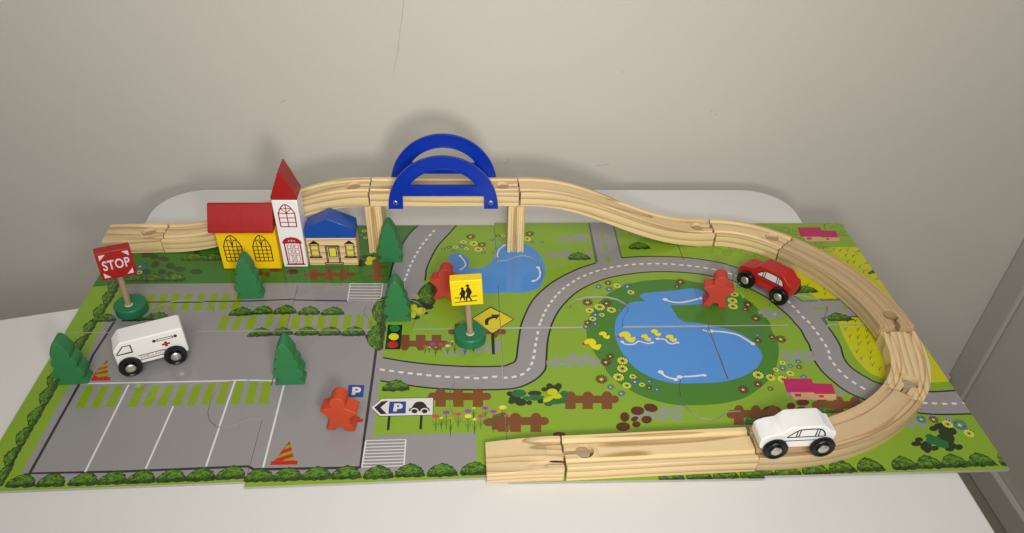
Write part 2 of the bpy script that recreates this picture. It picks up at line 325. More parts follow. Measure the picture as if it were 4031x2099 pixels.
('zebra','p',0,[(56.91,32.54),(57.29,32.54),(57.29,31.25),(56.9,31.25)]),
('water','s',0,[(38.54,33.06),(39.14,33.56),(39.93,33.39),(40.66,32.58),(40.88,31.45),(40.74,30.49),(41.63,30.44),(42.67,30.76),(43.35,31.65),(43.85,33.02),(44.24,34.66),(45.08,35.25),(46.31,35.41),(47.39,35.24),(48.42,34.39),(49.13,32.98),(49.52,31.15),(49.6,30.5),(49.35,28.79),(48.76,26.95),(48.05,26.24),(46.7,25.72),(45.07,25.79),(42.41,25.86),(41,26.32),(39.92,27.05),(39.25,28.33),(38.79,30.4),(38.54,32.15)]),
('green_dark','s',0,[(62.9,28.04),(60.24,27.71),(57.83,26.77),(55.95,25.26),(54.38,23.37),(53.41,21.21),(53.03,19.74),(52.93,18.33),(53.14,16.95),(53.55,15.45),(54.15,13.71),(54.16,13.44),(54.68,12.31),(55.64,11.07),(57.05,9.84),(58.78,8.96),(60.57,8.5),(62.91,8.42),(65.37,8.76),(67.52,9.63),(70.2,11.84),(71.11,13.12),(71.93,14.78),(72.54,16.49),(72.69,17.73),(72.6,19.19),(72.76,20.18),(72.5,21.53),(71.98,23.07),(71.28,24.47),(70.18,25.73),(68.49,26.74),(65.89,27.69),(64.24,27.93)]),
('water','s',0,[(59.64,24.69),(59.63,25.08),(60.17,25.48),(61.54,25.73),(63.82,25.98),(65.35,26.32),(66.34,26.22),(66.99,25.67),(67.15,24.96),(66.74,23.73),(65.46,23.44),(63.47,23.32),(62.69,23.23),(62.88,22.07),(63.09,21.07),(63.71,20.49),(64.76,20.34),(66.55,19.83),(68.19,19.23),(69.49,18.23),(70.17,16.98),(70.43,15.76),(70.32,14.87),(69.47,13.58),(69.19,13.31),(67.82,12.34),(65.63,11.55),(63.14,11.35),(60.73,11.44),(58.92,12.09),(57.64,13.09),(56.85,14.23),(56.16,16.15),(55.88,18.28),(56.02,19.86),(56.44,21.33),(57.02,22.32),(57.84,23.41),(58.81,24),(59.97,24.11)]),
('red_print','e',0,[(52.55,17.38),(0.29,0),(-0.02,-0.21)]),
('yellow_print','s',0,[(52.53,17.64),(52.78,18.02),(53.21,18.17),(53.61,18.04),(53.77,17.54),(53.64,17.21),(54.2,17.26),(54.1,16.78),(53.85,16.44),(53.5,16.49),(53.23,16.72),(53.08,17.1),(52.96,17.4),(52.8,17.33),(52.6,17.33)]),
('red_print','e',0,[(54.23,18.73),(0.19,-0.01),(-0.02,-0.15)]),
('yellow_print','s',0,[(54.22,18.9),(54.39,19.16),(54.68,19.26),(54.94,19.17),(55.04,18.84),(54.95,18.61),(55.33,18.65),(55.26,18.32),(55.09,18.09),(54.86,18.12),(54.68,18.28),(54.58,18.54),(54.5,18.74),(54.39,18.69),(54.26,18.7)]),
('red_print','e',0,[(56.33,18.44),(0.28,0),(-0.03,-0.21)]),
('yellow_print','s',0,[(56.32,18.7),(56.58,19.08),(57.01,19.23),(57.39,19.1),(57.53,18.61),(57.4,18.28),(57.95,18.33),(57.83,17.85),(57.58,17.51),(57.24,17.56),(56.98,17.79),(56.84,18.17),(56.74,18.47),(56.57,18.4),(56.38,18.4)]),
('red_print','e',0,[(58.55,18.27),(0.18,0),(-0.03,-0.14)]),
('yellow_print','s',0,[(58.55,18.43),(58.72,18.67),(58.99,18.77),(59.23,18.69),(59.32,18.37),(59.23,18.16),(59.58,18.2),(59.5,17.89),(59.33,17.67),(59.12,17.7),(58.95,17.85),(58.87,18.09),(58.81,18.28),(58.7,18.24),(58.57,18.24)]),
('red_print','e',0,[(59.73,19.04),(0.18,-0.01),(-0.03,-0.14)]),
('yellow_print','s',0,[(59.73,19.2),(59.9,19.45),(60.18,19.54),(60.42,19.46),(60.51,19.14),(60.41,18.93),(60.77,18.96),(60.69,18.65),(60.51,18.43),(60.29,18.46),(60.13,18.61),(60.05,18.85),(59.99,19.05),(59.88,19),(59.75,19.01)]),
('red_print','e',0,[(61.13,18.15),(0.19,0),(-0.03,-0.14)]),
('yellow_print','s',0,[(61.14,18.33),(61.32,18.58),(61.62,18.68),(61.88,18.6),(61.96,18.26),(61.86,18.04),(62.23,18.07),(62.14,17.75),(61.96,17.52),(61.73,17.55),(61.55,17.71),(61.47,17.96),(61.41,18.17),(61.3,18.12),(61.16,18.12)]),
('white','L',0.17,[(56.47,17.61),(56.65,17.3),(57.24,17.18),(57.78,17.33),(58.15,17.7),(58.63,17.5),(59.11,17.31),(59.58,17.45)]),
('white','e',0,[(56.47,17.61),(0.2,0),(0,0.18)]),
('white','e',0,[(59.58,17.45),(0.18,0),(0,0.15)]),
('white','L',0.17,[(60.22,18.03),(60.98,17.92),(61.19,17.46),(61.55,17.22),(62.21,17.41)]),
('white','e',0,[(60.22,18.03),(0.2,0),(0,0.18)]),
('white','e',0,[(62.21,17.41),(0.18,0),(0,0.15)]),
('white','L',0.22,[(62.29,24.36),(62.84,23.95),(63.9,23.8),(65.07,24.1),(66.44,24.56)]),
('white','e',0,[(62.29,24.36),(0.28,0),(0,0.24)]),
('white','e',0,[(66.44,24.56),(0.24,0),(0,0.21)]),
('white','L',0.22,[(66.14,19.07),(67.57,18.89),(68.8,18.4),(69.52,17.6),(69.98,17.01)]),
('white','e',0,[(66.14,19.07),(0.28,0),(0,0.24)]),
('white','e',0,[(69.98,17.01),(0.24,0),(0,0.21)]),
('white','L',0.11,[(65.41,19.32),(65.64,19.16)]),
('white','e',0,[(65.41,19.32),(0.14,0),(0,0.12)]),
('white','e',0,[(65.64,19.16),(0.12,0),(0,0.1)]),
('white','L',0.22,[(59.58,13.06),(59.96,12.42),(60.85,11.99)]),
('white','e',0,[(59.58,13.06),(0.28,0),(0,0.24)]),
('white','e',0,[(60.85,11.99),(0.24,0),(0,0.21)]),
('white','L',0.22,[(61.31,12.33),(62.38,12.31),(63.8,12.47)]),
('white','e',0,[(61.31,12.33),(0.28,0),(0,0.24)]),
('white','e',0,[(63.8,12.47),(0.24,0),(0,0.21)]),
('white','L',0.17,[(39.8,32.98),(40.3,31.9),(40.39,31),(39.87,30.3)]),
('white','e',0,[(39.8,32.98),(0.2,0),(0,0.18)]),
('white','e',0,[(39.87,30.3),(0.18,0),(0,0.15)]),
('white','L',0.17,[(45.07,35.01),(44.5,34.3),(44.2,33.48),(44.08,32.67)]),
('white','e',0,[(45.07,35.01),(0.2,0),(0,0.18)]),
('white','e',0,[(44.08,32.67),(0.18,0),(0,0.15)]),
('white','L',0.2,[(48.76,30.6),(48.92,29.74),(48.8,28.89),(48.41,28.24),(48.01,28.02)]),
('white','e',0,[(48.76,30.6),(0.24,0),(0,0.21)]),
('white','e',0,[(48.01,28.02),(0.21,0),(0,0.18)]),
('paver','p',0,[(48.42,14.93),(48.92,14.92),(48.94,14.85),(48.95,14.24),(48.91,14.17),(48.42,14.18),(48.4,14.25),(48.39,14.86)]),
('paver','p',0,[(49.09,15.54),(49.59,15.53),(49.61,15.46),(49.61,14.85),(49.58,14.78),(49.08,14.79),(49.06,14.86),(49.06,15.47)]),
('paver','p',0,[(49.11,14.64),(49.6,14.63),(49.62,14.56),(49.63,13.96),(49.59,13.89),(49.1,13.9),(49.08,13.97),(49.07,14.57)]),
('paver','p',0,[(49.74,15.05),(50.23,15.04),(50.26,14.97),(50.25,14.36),(50.22,14.29),(49.73,14.3),(49.7,14.37),(49.7,14.98)]),
('paver','p',0,[(50.37,15.56),(50.86,15.56),(50.89,15.48),(50.88,14.87),(50.84,14.8),(50.35,14.81),(50.33,14.88),(50.33,15.49)]),
('paver','p',0,[(50.37,14.65),(50.87,14.64),(50.89,14.57),(50.88,13.97),(50.84,13.9),(50.35,13.91),(50.33,13.98),(50.34,14.58)]),
('paver','p',0,[(50.96,15.95),(51.46,15.94),(51.48,15.87),(51.47,15.25),(51.43,15.18),(50.93,15.19),(50.91,15.26),(50.92,15.88)]),
('paver','p',0,[(50.96,15.03),(51.45,15.02),(51.47,14.95),(51.46,14.34),(51.43,14.27),(50.93,14.28),(50.91,14.35),(50.92,14.96)]),
('paver','p',0,[(51.56,15.54),(52.06,15.54),(52.08,15.46),(52.07,14.85),(52.03,14.78),(51.53,14.79),(51.51,14.86),(51.52,15.47)]),
('paver','p',0,[(51.56,14.63),(52.05,14.62),(52.07,14.55),(52.06,13.95),(52.02,13.88),(51.53,13.88),(51.51,13.96),(51.52,14.56)]),
('paver','p',0,[(52.19,15.93),(52.69,15.92),(52.71,15.85),(52.69,15.23),(52.65,15.16),(52.15,15.17),(52.13,15.24),(52.15,15.86)]),
('paver','p',0,[(52.21,15.09),(52.7,15.09),(52.72,15.01),(52.7,14.41),(52.67,14.33),(52.17,14.34),(52.15,14.42),(52.17,15.02)]),
('paver','p',0,[(52.8,15.48),(53.3,15.47),(53.32,15.4),(53.3,14.78),(53.26,14.71),(52.76,14.72),(52.74,14.79),(52.76,15.41)]),
('paver','p',0,[(52.84,14.61),(53.33,14.6),(53.35,14.52),(53.33,13.92),(53.29,13.85),(52.8,13.86),(52.78,13.93),(52.8,14.53)]),
('paver','p',0,[(53.38,14.96),(53.88,14.95),(53.9,14.88),(53.87,14.27),(53.83,14.2),(53.34,14.21),(53.32,14.28),(53.34,14.89)]),
('paver','p',0,[(58.77,8.52),(59.27,8.51),(59.29,8.45),(59.26,7.86),(59.22,7.8),(58.72,7.81),(58.7,7.87),(58.73,8.46)]),
('paver','p',0,[(58.78,7.66),(59.28,7.65),(59.3,7.59),(59.27,7.01),(59.23,6.95),(58.73,6.96),(58.72,7.02),(58.74,7.6)]),
('paver','p',0,[(58.18,7.21),(58.68,7.2),(58.7,7.14),(58.67,6.57),(58.63,6.51),(58.14,6.52),(58.12,6.58),(58.14,7.15)]),
('paver','p',0,[(58.21,8.05),(58.71,8.04),(58.73,7.98),(58.7,7.4),(58.66,7.34),(58.16,7.35),(58.15,7.41),(58.17,7.99)]),
('paver','p',0,[(57.55,7.56),(58.05,7.55),(58.07,7.49),(58.05,6.91),(58.01,6.85),(57.52,6.86),(57.5,6.93),(57.52,7.5)]),
('paver','p',0,[(59.43,8.09),(59.93,8.08),(59.95,8.01),(59.92,7.43),(59.88,7.37),(59.38,7.38),(59.36,7.45),(59.39,8.02)]),
('paver','p',0,[(59.43,7.21),(59.93,7.2),(59.95,7.13),(59.92,6.56),(59.87,6.5),(59.38,6.52),(59.37,6.58),(59.39,7.15)]),
('paver','p',0,[(60.13,8.52),(60.64,8.51),(60.65,8.44),(60.62,7.86),(60.58,7.8),(60.07,7.81),(60.06,7.87),(60.09,8.46)]),
('paver','p',0,[(60.05,7.59),(60.55,7.58),(60.56,7.52),(60.53,6.95),(60.48,6.89),(59.99,6.9),(59.97,6.96),(60,7.53)]),
('paver','p',0,[(56.91,7.82),(57.41,7.81),(57.42,7.75),(57.41,7.18),(57.37,7.11),(56.87,7.13),(56.86,7.19),(56.87,7.76)]),
('paver','p',0,[(56.19,7.46),(56.69,7.45),(56.71,7.39),(56.7,6.82),(56.66,6.76),(56.16,6.77),(56.15,6.83),(56.16,7.4)]),
('paver','p',0,[(55.63,7.41),(56.13,7.4),(56.14,7.34),(56.14,6.77),(56.1,6.71),(55.61,6.72),(55.59,6.78),(55.59,7.35)]),
('paver','p',0,[(51.66,36.47),(52.14,36.47),(52.16,36.36),(52.14,35.81),(52.1,35.7),(51.62,35.71),(51.59,35.81),(51.61,36.36)]),
('paver','p',0,[(52.35,37.05),(52.83,37.04),(52.86,36.94),(52.84,36.38),(52.79,36.27),(52.31,36.27),(52.28,36.38),(52.3,36.94)]),
('paver','p',0,[(52.33,36.25),(52.81,36.25),(52.84,36.14),(52.81,35.59),(52.77,35.49),(52.29,35.49),(52.26,35.6),(52.28,36.15)]),
('paver','p',0,[(52.93,36.61),(53.41,36.61),(53.44,36.5),(53.41,35.95),(53.37,35.84),(52.89,35.85),(52.86,35.95),(52.89,36.51)]),
('paver','p',0,[(53.6,37.21),(54.09,37.21),(54.11,37.1),(54.08,36.54),(54.03,36.44),(53.55,36.44),(53.53,36.55),(53.55,37.11)]),
('paver','p',0,[(53.57,36.4),(54.05,36.39),(54.08,36.29),(54.05,35.73),(54,35.63),(53.52,35.63),(53.5,35.74),(53.52,36.29)]),
('paver','p',0,[(54.18,37.54),(54.67,37.53),(54.69,37.43),(54.66,36.86),(54.61,36.75),(54.13,36.76),(54.11,36.87),(54.13,37.43)]),
('paver','p',0,[(54.19,36.74),(54.67,36.73),(54.69,36.63),(54.66,36.07),(54.61,35.96),(54.13,35.97),(54.11,36.07),(54.14,36.63)]),
('paver','p',0,[(54.78,37.1),(55.26,37.1),(55.28,36.99),(55.25,36.43),(55.2,36.32),(54.72,36.33),(54.69,36.43),(54.73,36.99)]),
('paver','p',0,[(54.82,36.3),(55.3,36.3),(55.33,36.19),(55.29,35.64),(55.24,35.54),(54.77,35.54),(54.74,35.65),(54.77,36.2)]),
('paver','p',0,[(49.81,33.3),(50.28,33.3),(50.31,33.19),(50.29,32.67),(50.25,32.57),(49.79,32.57),(49.76,32.67),(49.77,33.2)]),
('paver','p',0,[(50.49,33.8),(50.96,33.8),(50.98,33.7),(50.97,33.17),(50.92,33.07),(50.46,33.07),(50.43,33.17),(50.44,33.7)]),
('paver','p',0,[(50.46,32.95),(50.92,32.95),(50.95,32.85),(50.94,32.33),(50.89,32.23),(50.43,32.23),(50.4,32.33),(50.42,32.85)]),
('paver','p',0,[(51.1,33.29),(51.56,33.29),(51.59,33.18),(51.57,32.66),(51.53,32.56),(51.06,32.56),(51.04,32.67),(51.05,33.19)]),
('paver','p',0,[(51.74,33.65),(52.21,33.65),(52.23,33.55),(52.21,33.02),(52.17,32.92),(51.7,32.92),(51.68,33.02),(51.69,33.55)]),
('paver','p',0,[(51.7,32.94),(52.17,32.94),(52.2,32.84),(52.18,32.32),(52.13,32.22),(51.67,32.22),(51.64,32.32),(51.66,32.84)]),
('paver','p',0,[(52.37,34.06),(52.84,34.05),(52.86,33.95),(52.84,33.42),(52.8,33.32),(52.33,33.32),(52.3,33.42),(52.32,33.95)]),
('paver','p',0,[(52.35,33.28),(52.81,33.28),(52.84,33.18),(52.82,32.65),(52.77,32.55),(52.31,32.56),(52.28,32.66),(52.3,33.18)]),
('paver','p',0,[(54.82,33.83),(55.29,33.83),(55.31,33.73),(55.28,33.2),(55.23,33.1),(54.76,33.1),(54.74,33.2),(54.77,33.73)]),
('paver','p',0,[(54.75,33.02),(55.22,33.02),(55.24,32.92),(55.21,32.39),(55.16,32.29),(54.7,32.3),(54.67,32.4),(54.7,32.92)]),
('paver','p',0,[(38.29,16.7),(38.8,16.69),(38.83,16.61),(38.86,15.97),(38.83,15.89),(38.32,15.9),(38.29,15.97),(38.26,16.62)]),
('paver','p',0,[(39.03,16.54),(39.54,16.53),(39.57,16.45),(39.6,15.81),(39.57,15.73),(39.06,15.74),(39.03,15.82),(39,16.46)]),
('paver','p',0,[(39.67,16.82),(40.19,16.81),(40.22,16.74),(40.24,16.09),(40.21,16.02),(39.69,16.02),(39.66,16.1),(39.64,16.75)]),
('paver','p',0,[(40.27,16.66),(40.78,16.66),(40.81,16.58),(40.83,15.93),(40.8,15.86),(40.29,15.87),(40.26,15.94),(40.24,16.59)]),
('paver','p',0,[(41.46,16.87),(41.98,16.86),(42.01,16.78),(42.02,16.13),(41.98,16.06),(41.47,16.07),(41.44,16.14),(41.43,16.79)]),
('paver','p',0,[(42.08,18.14),(42.61,18.13),(42.64,18.06),(42.64,17.39),(42.61,17.31),(42.09,17.32),(42.06,17.4),(42.05,18.07)]),
('paver','p',0,[(42.16,17.16),(42.68,17.15),(42.71,17.07),(42.72,16.42),(42.68,16.34),(42.17,16.35),(42.14,16.43),(42.13,17.08)]),
('paver','p',0,[(42.71,17),(43.23,16.99),(43.26,16.91),(43.26,16.26),(43.22,16.19),(42.71,16.19),(42.68,16.27),(42.68,16.92)]),
('paver','p',0,[(43.29,18.05),(43.82,18.04),(43.85,17.96),(43.84,17.29),(43.81,17.22),(43.29,17.23),(43.26,17.3),(43.26,17.97)]),
('paver','p',0,[(43.37,17.21),(43.89,17.2),(43.91,17.13),(43.91,16.47),(43.88,16.4),(43.36,16.4),(43.33,16.48),(43.33,17.14)]),
('paver','p',0,[(72.07,22.38),(72.68,22.37),(72.69,22.29),(72.68,21.78),(72.63,21.7),(72.02,21.7),(72.01,21.79),(72.01,22.3)]),
('paver','p',0,[(72.83,22.71),(73.44,22.7),(73.44,22.62),(73.44,22.11),(73.38,22.02),(72.77,22.03),(72.76,22.12),(72.77,22.63)]),
('paver','p',0,[(73,22.03),(73.61,22.02),(73.61,21.94),(73.61,21.43),(73.55,21.35),(72.94,21.36),(72.94,21.44),(72.94,21.94)]),
('paver','p',0,[(73.09,21.44),(73.69,21.43),(73.7,21.35),(73.69,20.85),(73.64,20.77),(73.03,20.77),(73.03,20.86),(73.03,21.36)]),
('paver','p',0,[(74,22.44),(74.61,22.43),(74.62,22.35),(74.61,21.84),(74.55,21.75),(73.94,21.76),(73.94,21.85),(73.94,22.36)]),
('paver','p',0,[(74.09,21.68),(74.7,21.67),(74.7,21.58),(74.69,21.08),(74.63,21),(74.03,21.01),(74.02,21.09),(74.03,21.59)]),
('paver','p',0,[(73.6,22.19),(74.21,22.18),(74.21,22.1),(74.2,21.59),(74.14,21.51),(73.54,21.52),(73.53,21.6),(73.54,22.11)]),
('paver','p',0,[(72.41,21.87),(73.01,21.86),(73.02,21.78),(73.02,21.27),(72.96,21.19),(72.35,21.2),(72.35,21.28),(72.35,21.78)]),
('paver','p',0,[(72.4,15.37),(72.9,15.36),(72.9,15.27),(72.83,14.76),(72.77,14.68),(72.28,14.69),(72.27,14.77),(72.34,15.28)]),
('paver','p',0,[(72.77,15.96),(73.27,15.96),(73.28,15.87),(73.2,15.35),(73.14,15.27),(72.65,15.28),(72.64,15.36),(72.71,15.88)]),
('paver','p',0,[(72.71,14.85),(73.2,14.84),(73.21,14.75),(73.13,14.25),(73.07,14.17),(72.58,14.17),(72.57,14.26),(72.64,14.76)]),
('paver','p',0,[(73.31,15.44),(73.81,15.43),(73.82,15.34),(73.74,14.83),(73.67,14.75),(73.18,14.75),(73.18,14.84),(73.25,15.35)]),
('paver','p',0,[(73.92,15.91),(74.42,15.9),(74.43,15.81),(74.35,15.3),(74.28,15.21),(73.79,15.22),(73.78,15.31),(73.86,15.82)]),
('paver','p',0,[(73.88,15.17),(74.37,15.16),(74.38,15.07),(74.3,14.57),(74.23,14.48),(73.74,14.49),(73.73,14.58),(73.81,15.08)]),
('paver','p',0,[(74.49,15.42),(74.99,15.41),(74.99,15.32),(74.91,14.81),(74.85,14.73),(74.35,14.73),(74.35,14.82),(74.43,15.33)]),
('paver','p',0,[(74.79,15.93),(75.29,15.92),(75.29,15.83),(75.21,15.32),(75.14,15.23),(74.65,15.24),(74.64,15.33),(74.72,15.84)]),
('paver','p',0,[(74.64,14.64),(75.13,14.64),(75.14,14.55),(75.06,14.05),(74.99,13.96),(74.5,13.97),(74.5,14.06),(74.58,14.56)]),
('paver','p',0,[(75.26,15.75),(75.76,15.74),(75.77,15.65),(75.68,15.14),(75.61,15.05),(75.12,15.06),(75.11,15.15),(75.2,15.66)]),
('paver','p',0,[(75.26,15.06),(75.75,15.05),(75.76,14.97),(75.67,14.46),(75.61,14.37),(75.11,14.38),(75.11,14.47),(75.19,14.98)]),
('paver','p',0,[(73.59,14.49),(74.08,14.48),(74.09,14.4),(74.01,13.9),(73.95,13.82),(73.46,13.82),(73.45,13.91),(73.53,14.41)]),
('paver','p',0,[(76.27,10.38),(76.75,10.37),(76.75,10.3),(76.66,9.83),(76.6,9.76),(76.13,9.77),(76.12,9.84),(76.21,10.31)]),
('paver','p',0,[(76.35,9.99),(76.82,9.98),(76.83,9.91),(76.74,9.45),(76.67,9.37),(76.21,9.38),(76.2,9.46),(76.29,9.92)]),
('paver','p',0,[(71.24,10.02),(71.71,10.01),(71.72,9.93),(71.65,9.47),(71.6,9.4),(71.13,9.41),(71.12,9.48),(71.18,9.94)]),
('paver','p',0,[(82.16,6.31),(82.76,6.3),(82.76,6.22),(82.61,5.66),(82.54,5.59),(81.94,5.6),(81.94,5.67),(82.09,6.24)]),
('paver','p',0,[(82.47,5.8),(83.07,5.79),(83.07,5.72),(82.91,5.16),(82.85,5.09),(82.25,5.1),(82.25,5.17),(82.4,5.73)]),
('paver','p',0,[(83.77,6.71),(84.38,6.7),(84.38,6.62),(84.21,6.05),(84.15,5.98),(83.54,5.99),(83.54,6.06),(83.71,6.64)]),
('paver','p',0,[(85.23,6.53),(85.84,6.52),(85.84,6.45),(85.66,5.87),(85.6,5.8),(84.99,5.82),(84.99,5.89),(85.16,6.46)]),
('paver','p',0,[(81.25,5.76),(81.85,5.74),(81.85,5.67),(81.7,5.11),(81.64,5.04),(81.04,5.06),(81.04,5.13),(81.18,5.69)]),
('brown_dark','e',0,[(56.36,7.9),(0.64,-0.06),(-0.12,-0.56)]),
('brown_dark','e',0,[(57.68,8.25),(0.62,-0.2),(-0.19,-0.53)]),
('brown_dark','e',0,[(55.03,7.14),(0.44,-0.01),(-0.1,-0.61)]),
('brown_dark','e',0,[(55.91,6.87),(0.37,0.17),(0.03,-0.28)]),
('brown_dark','e',0,[(57.01,6.76),(0.5,-0.01),(-0.09,-0.48)]),
('brown_dark','e',0,[(55.95,6.2),(0.39,-0.01),(-0.07,-0.39)]),
('brown_dark','e',0,[(54.69,5.95),(0.66,-0.01),(-0.09,-0.56)]),
('brown_dark','e',0,[(48.75,5.14),(0.58,-0.01),(-0.03,-0.31)]),
('brown_dark','e',0,[(68.99,7.44),(0.92,-0.02),(-0.24,-0.79)]),
('brown_dark','e',0,[(71.05,8.13),(0.42,-0.01),(-0.14,-0.44)]),
('brown_dark','e',0,[(72.32,8.55),(0.64,-0.01),(-0.15,-0.44)]),
('brown_dark','e',0,[(71.96,7.82),(0.43,-0.01),(-0.08,-0.22)]),
('brown_dark','e',0,[(17.42,29.84),(0.41,-0.01),(0.1,-0.52)]),
('brown_dark','e',0,[(18.26,29.61),(0.35,-0.01),(0.1,-0.52)]),
('brown_dark','e',0,[(20.97,30.09),(0.7,-0.01),(0.09,-0.53)]),
('brown_dark','e',0,[(19.02,30.33),(0.72,-0.01),(0.05,-0.3)]),
('stone_dark','e',0,[(3.97,33.75),(0.52,0.58),(0.34,-0.62)]),
('stone_dark','e',0,[(4.87,33.06),(0.51,0),(0.17,-0.56)]),
('stone_dark','e',0,[(6.07,32.65),(0.63,-0.1),(0.12,-0.49)]),
('stone_dark','e',0,[(5.43,31.61),(0.28,0.53),(0.35,-0.5)]),
('stone_dark','e',0,[(7.22,31.27),(0.53,-0.01),(0.17,-0.61)]),
('stone_dark','e',0,[(8.39,30.65),(0.69,-0.01),(0.14,-0.52)]),
('stone_dark','e',0,[(4.86,30.21),(0.52,-0.01),(0.17,-0.56)]),
('stone_dark','e',0,[(6.61,30.15),(0.47,-0.01),(0.16,-0.56)]),
('stone_dark','e',0,[(7.59,29.75),(0.43,0),(0.13,-0.46)]),
('stone_dark','e',0,[(10.33,30.16),(0.72,-0.01),(0.13,-0.52)]),
('stone_dark','e',0,[(9.42,34.06),(0.37,-0.01),(0.1,-0.37)]),
('stone_dark','e',0,[(8.29,34.29),(0.39,0),(0.08,-0.27)]),
('brown','p',0,[(37.19,10.63),(42.41,10.53),(42.39,9.56),(37.22,9.66)]),
('brown','e',0,[(37.21,10.15),(0.38,-0.01),(0.01,-0.49)]),
('brown','e',0,[(42.4,10.04),(0.38,-0.01),(-0.01,-0.48)]),
('brown','p',0,[(37.51,10.63),(38.5,10.61),(38.53,8.76),(37.56,8.78)]),
('brown','e',0,[(38,10.54),(0.5,-0.01),(0.02,-0.64)]),
('brown','p',0,[(39.18,10.59),(40.17,10.58),(40.17,8.72),(39.2,8.74)]),
('brown','e',0,[(39.68,10.51),(0.49,-0.01),(0,-0.64)]),
('brown','p',0,[(41.03,10.56),(42.02,10.54),(41.98,8.68),(41.01,8.7)]),
('brown','e',0,[(41.52,10.47),(0.5,-0.01),(-0.01,-0.64)]),
('brown','p',0,[(42.38,7.23),(43.55,7.21),(43.51,6.24),(42.35,6.26)]),
('brown','e',0,[(42.36,6.74),(0.4,0),(-0.01,-0.48)]),
('brown','e',0,[(43.53,6.72),(0.4,-0.01),(-0.02,-0.48)]),
('brown','p',0,[(42.76,7.22),(43.71,7.2),(43.66,5.78),(42.71,5.8)]),
('brown','e',0,[(43.23,7.14),(0.48,-0.01),(-0.02,-0.62)]),
('brown','p',0,[(44.34,7.19),(45.3,7.17),(45.22,5.74),(44.27,5.77)]),
('brown','e',0,[(44.81,7.1),(0.48,-0.01),(-0.03,-0.61)]),
('brown','p',0,[(49.99,10.01),(54.53,9.92),(54.37,8.92),(49.88,9.01)]),
('brown','e',0,[(49.94,9.51),(0.39,-0.01),(-0.06,-0.5)]),
('brown','e',0,[(54.45,9.42),(0.4,-0.01),(-0.08,-0.5)]),
('brown','p',0,[(49.79,10.01),(50.79,9.99),(50.59,8.22),(49.61,8.24)]),
('brown','e',0,[(50.28,9.93),(0.5,-0.01),(-0.07,-0.64)]),
('brown','p',0,[(51.44,9.98),(52.44,9.96),(52.21,8.19),(51.23,8.21)]),
('brown','e',0,[(51.93,9.89),(0.5,-0.01),(-0.08,-0.63)]),
('brown','p',0,[(53.27,9.94),(54.27,9.92),(54.01,8.15),(53.02,8.17)]),
('brown','e',0,[(53.76,9.86),(0.5,-0.01),(-0.09,-0.64)]),
('brown','p',0,[(43.7,7.37),(47.6,7.29),(47.52,6.29),(43.66,6.38)]),
('brown','e',0,[(43.68,6.87),(0.41,-0.01),(-0.02,-0.49)]),
('brown','e',0,[(47.56,6.79),(0.41,-0.01),(-0.04,-0.5)]),
('brown','p',0,[(43.29,7.38),(44.29,7.36),(44.21,5.53),(43.23,5.55)]),
('brown','e',0,[(43.79,7.3),(0.5,-0.01),(-0.02,-0.61)]),
('brown','p',0,[(44.43,7.36),(45.42,7.34),(45.32,5.5),(44.34,5.53)]),
('brown','e',0,[(44.92,7.27),(0.5,-0.01),(-0.03,-0.61)]),
('brown','p',0,[(46.3,7.32),(47.3,7.3),(47.16,5.46),(46.18,5.48)]),
('brown','e',0,[(46.8,7.23),(0.5,-0.01),(-0.05,-0.61)]),
('brown','p',0,[(33.82,18.14),(38.32,18.06),(38.34,17.11),(33.88,17.19)]),
('brown','e',0,[(33.85,17.66),(0.34,-0.01),(0.03,-0.47)]),
('brown','e',0,[(38.33,17.59),(0.35,-0.01),(0.01,-0.48)]),
('brown','p',0,[(33.66,19.03),(34.64,19.01),(34.74,17.17),(33.77,17.19)]),
('brown','e',0,[(34.25,17.24),(0.44,-0.01),(0.04,-0.65)]),
('brown','p',0,[(35.29,19),(36.28,18.99),(36.34,17.15),(35.37,17.16)]),
('brown','e',0,[(35.85,17.21),(0.44,0),(0.03,-0.65)]),
('brown','p',0,[(36.9,18.98),(37.89,18.96),(37.93,17.12),(36.96,17.14)]),
('brown','e',0,[(37.44,17.19),(0.44,-0.01),(0.02,-0.66)]),
('brown','p',0,[(38.87,19.88),(44.31,19.8),(44.27,18.93),(38.88,19.01)]),
('brown','e',0,[(38.88,19.44),(0.31,0),(0,-0.43)]),
('brown','e',0,[(44.29,19.36),(0.31,0),(-0.02,-0.43)]),
('brown','p',0,[(39.26,20.68),(40.05,20.67),(40.05,18.99),(39.27,19)]),
('brown','e',0,[(39.66,19.05),(0.35,-0.01),(0.01,-0.59)]),
('brown','p',0,[(43.07,20.63),(43.86,20.62),(43.8,18.94),(43.02,18.95)]),
('brown','e',0,[(43.41,18.99),(0.35,-0.01),(-0.02,-0.58)]),
('brown','p',0,[(22.54,29.89),(27.76,29.84),(27.84,29.09),(22.65,29.14)]),
('brown','e',0,[(22.59,29.51),(0.24,0),(0.06,-0.37)]),
('brown','e',0,[(27.8,29.46),(0.24,0),(0.04,-0.37)]),
('brown','p',0,[(22.99,29.88),(23.84,29.87),(24.04,28.45),(23.2,28.45)]),
('brown','e',0,[(23.43,29.76),(0.43,0),(0.14,-0.94)]),
('brown','p',0,[(24.63,29.87),(25.49,29.86),(25.67,28.43),(24.82,28.44)]),
('brown','e',0,[(25.08,29.75),(0.42,0),(0.12,-0.95)]),
('brown','p',0,[(26.28,29.85),(27.14,29.84),(27.3,28.41),(26.45,28.42)]),
('brown','e',0,[(26.72,29.73),(0.43,0),(0.11,-0.94)]),
('brown','p',0,[(65.18,7.74),(71.19,7.61),(70.86,6.61),(64.91,6.74)]),
('brown','e',0,[(65.05,7.24),(0.41,-0.01),(-0.14,-0.5)]),
('brown','e',0,[(71.02,7.11),(0.42,-0.01),(-0.16,-0.5)]),
('brown','p',0,[(65.47,7.73),(66.4,7.71),(65.89,5.92),(64.97,5.94)]),
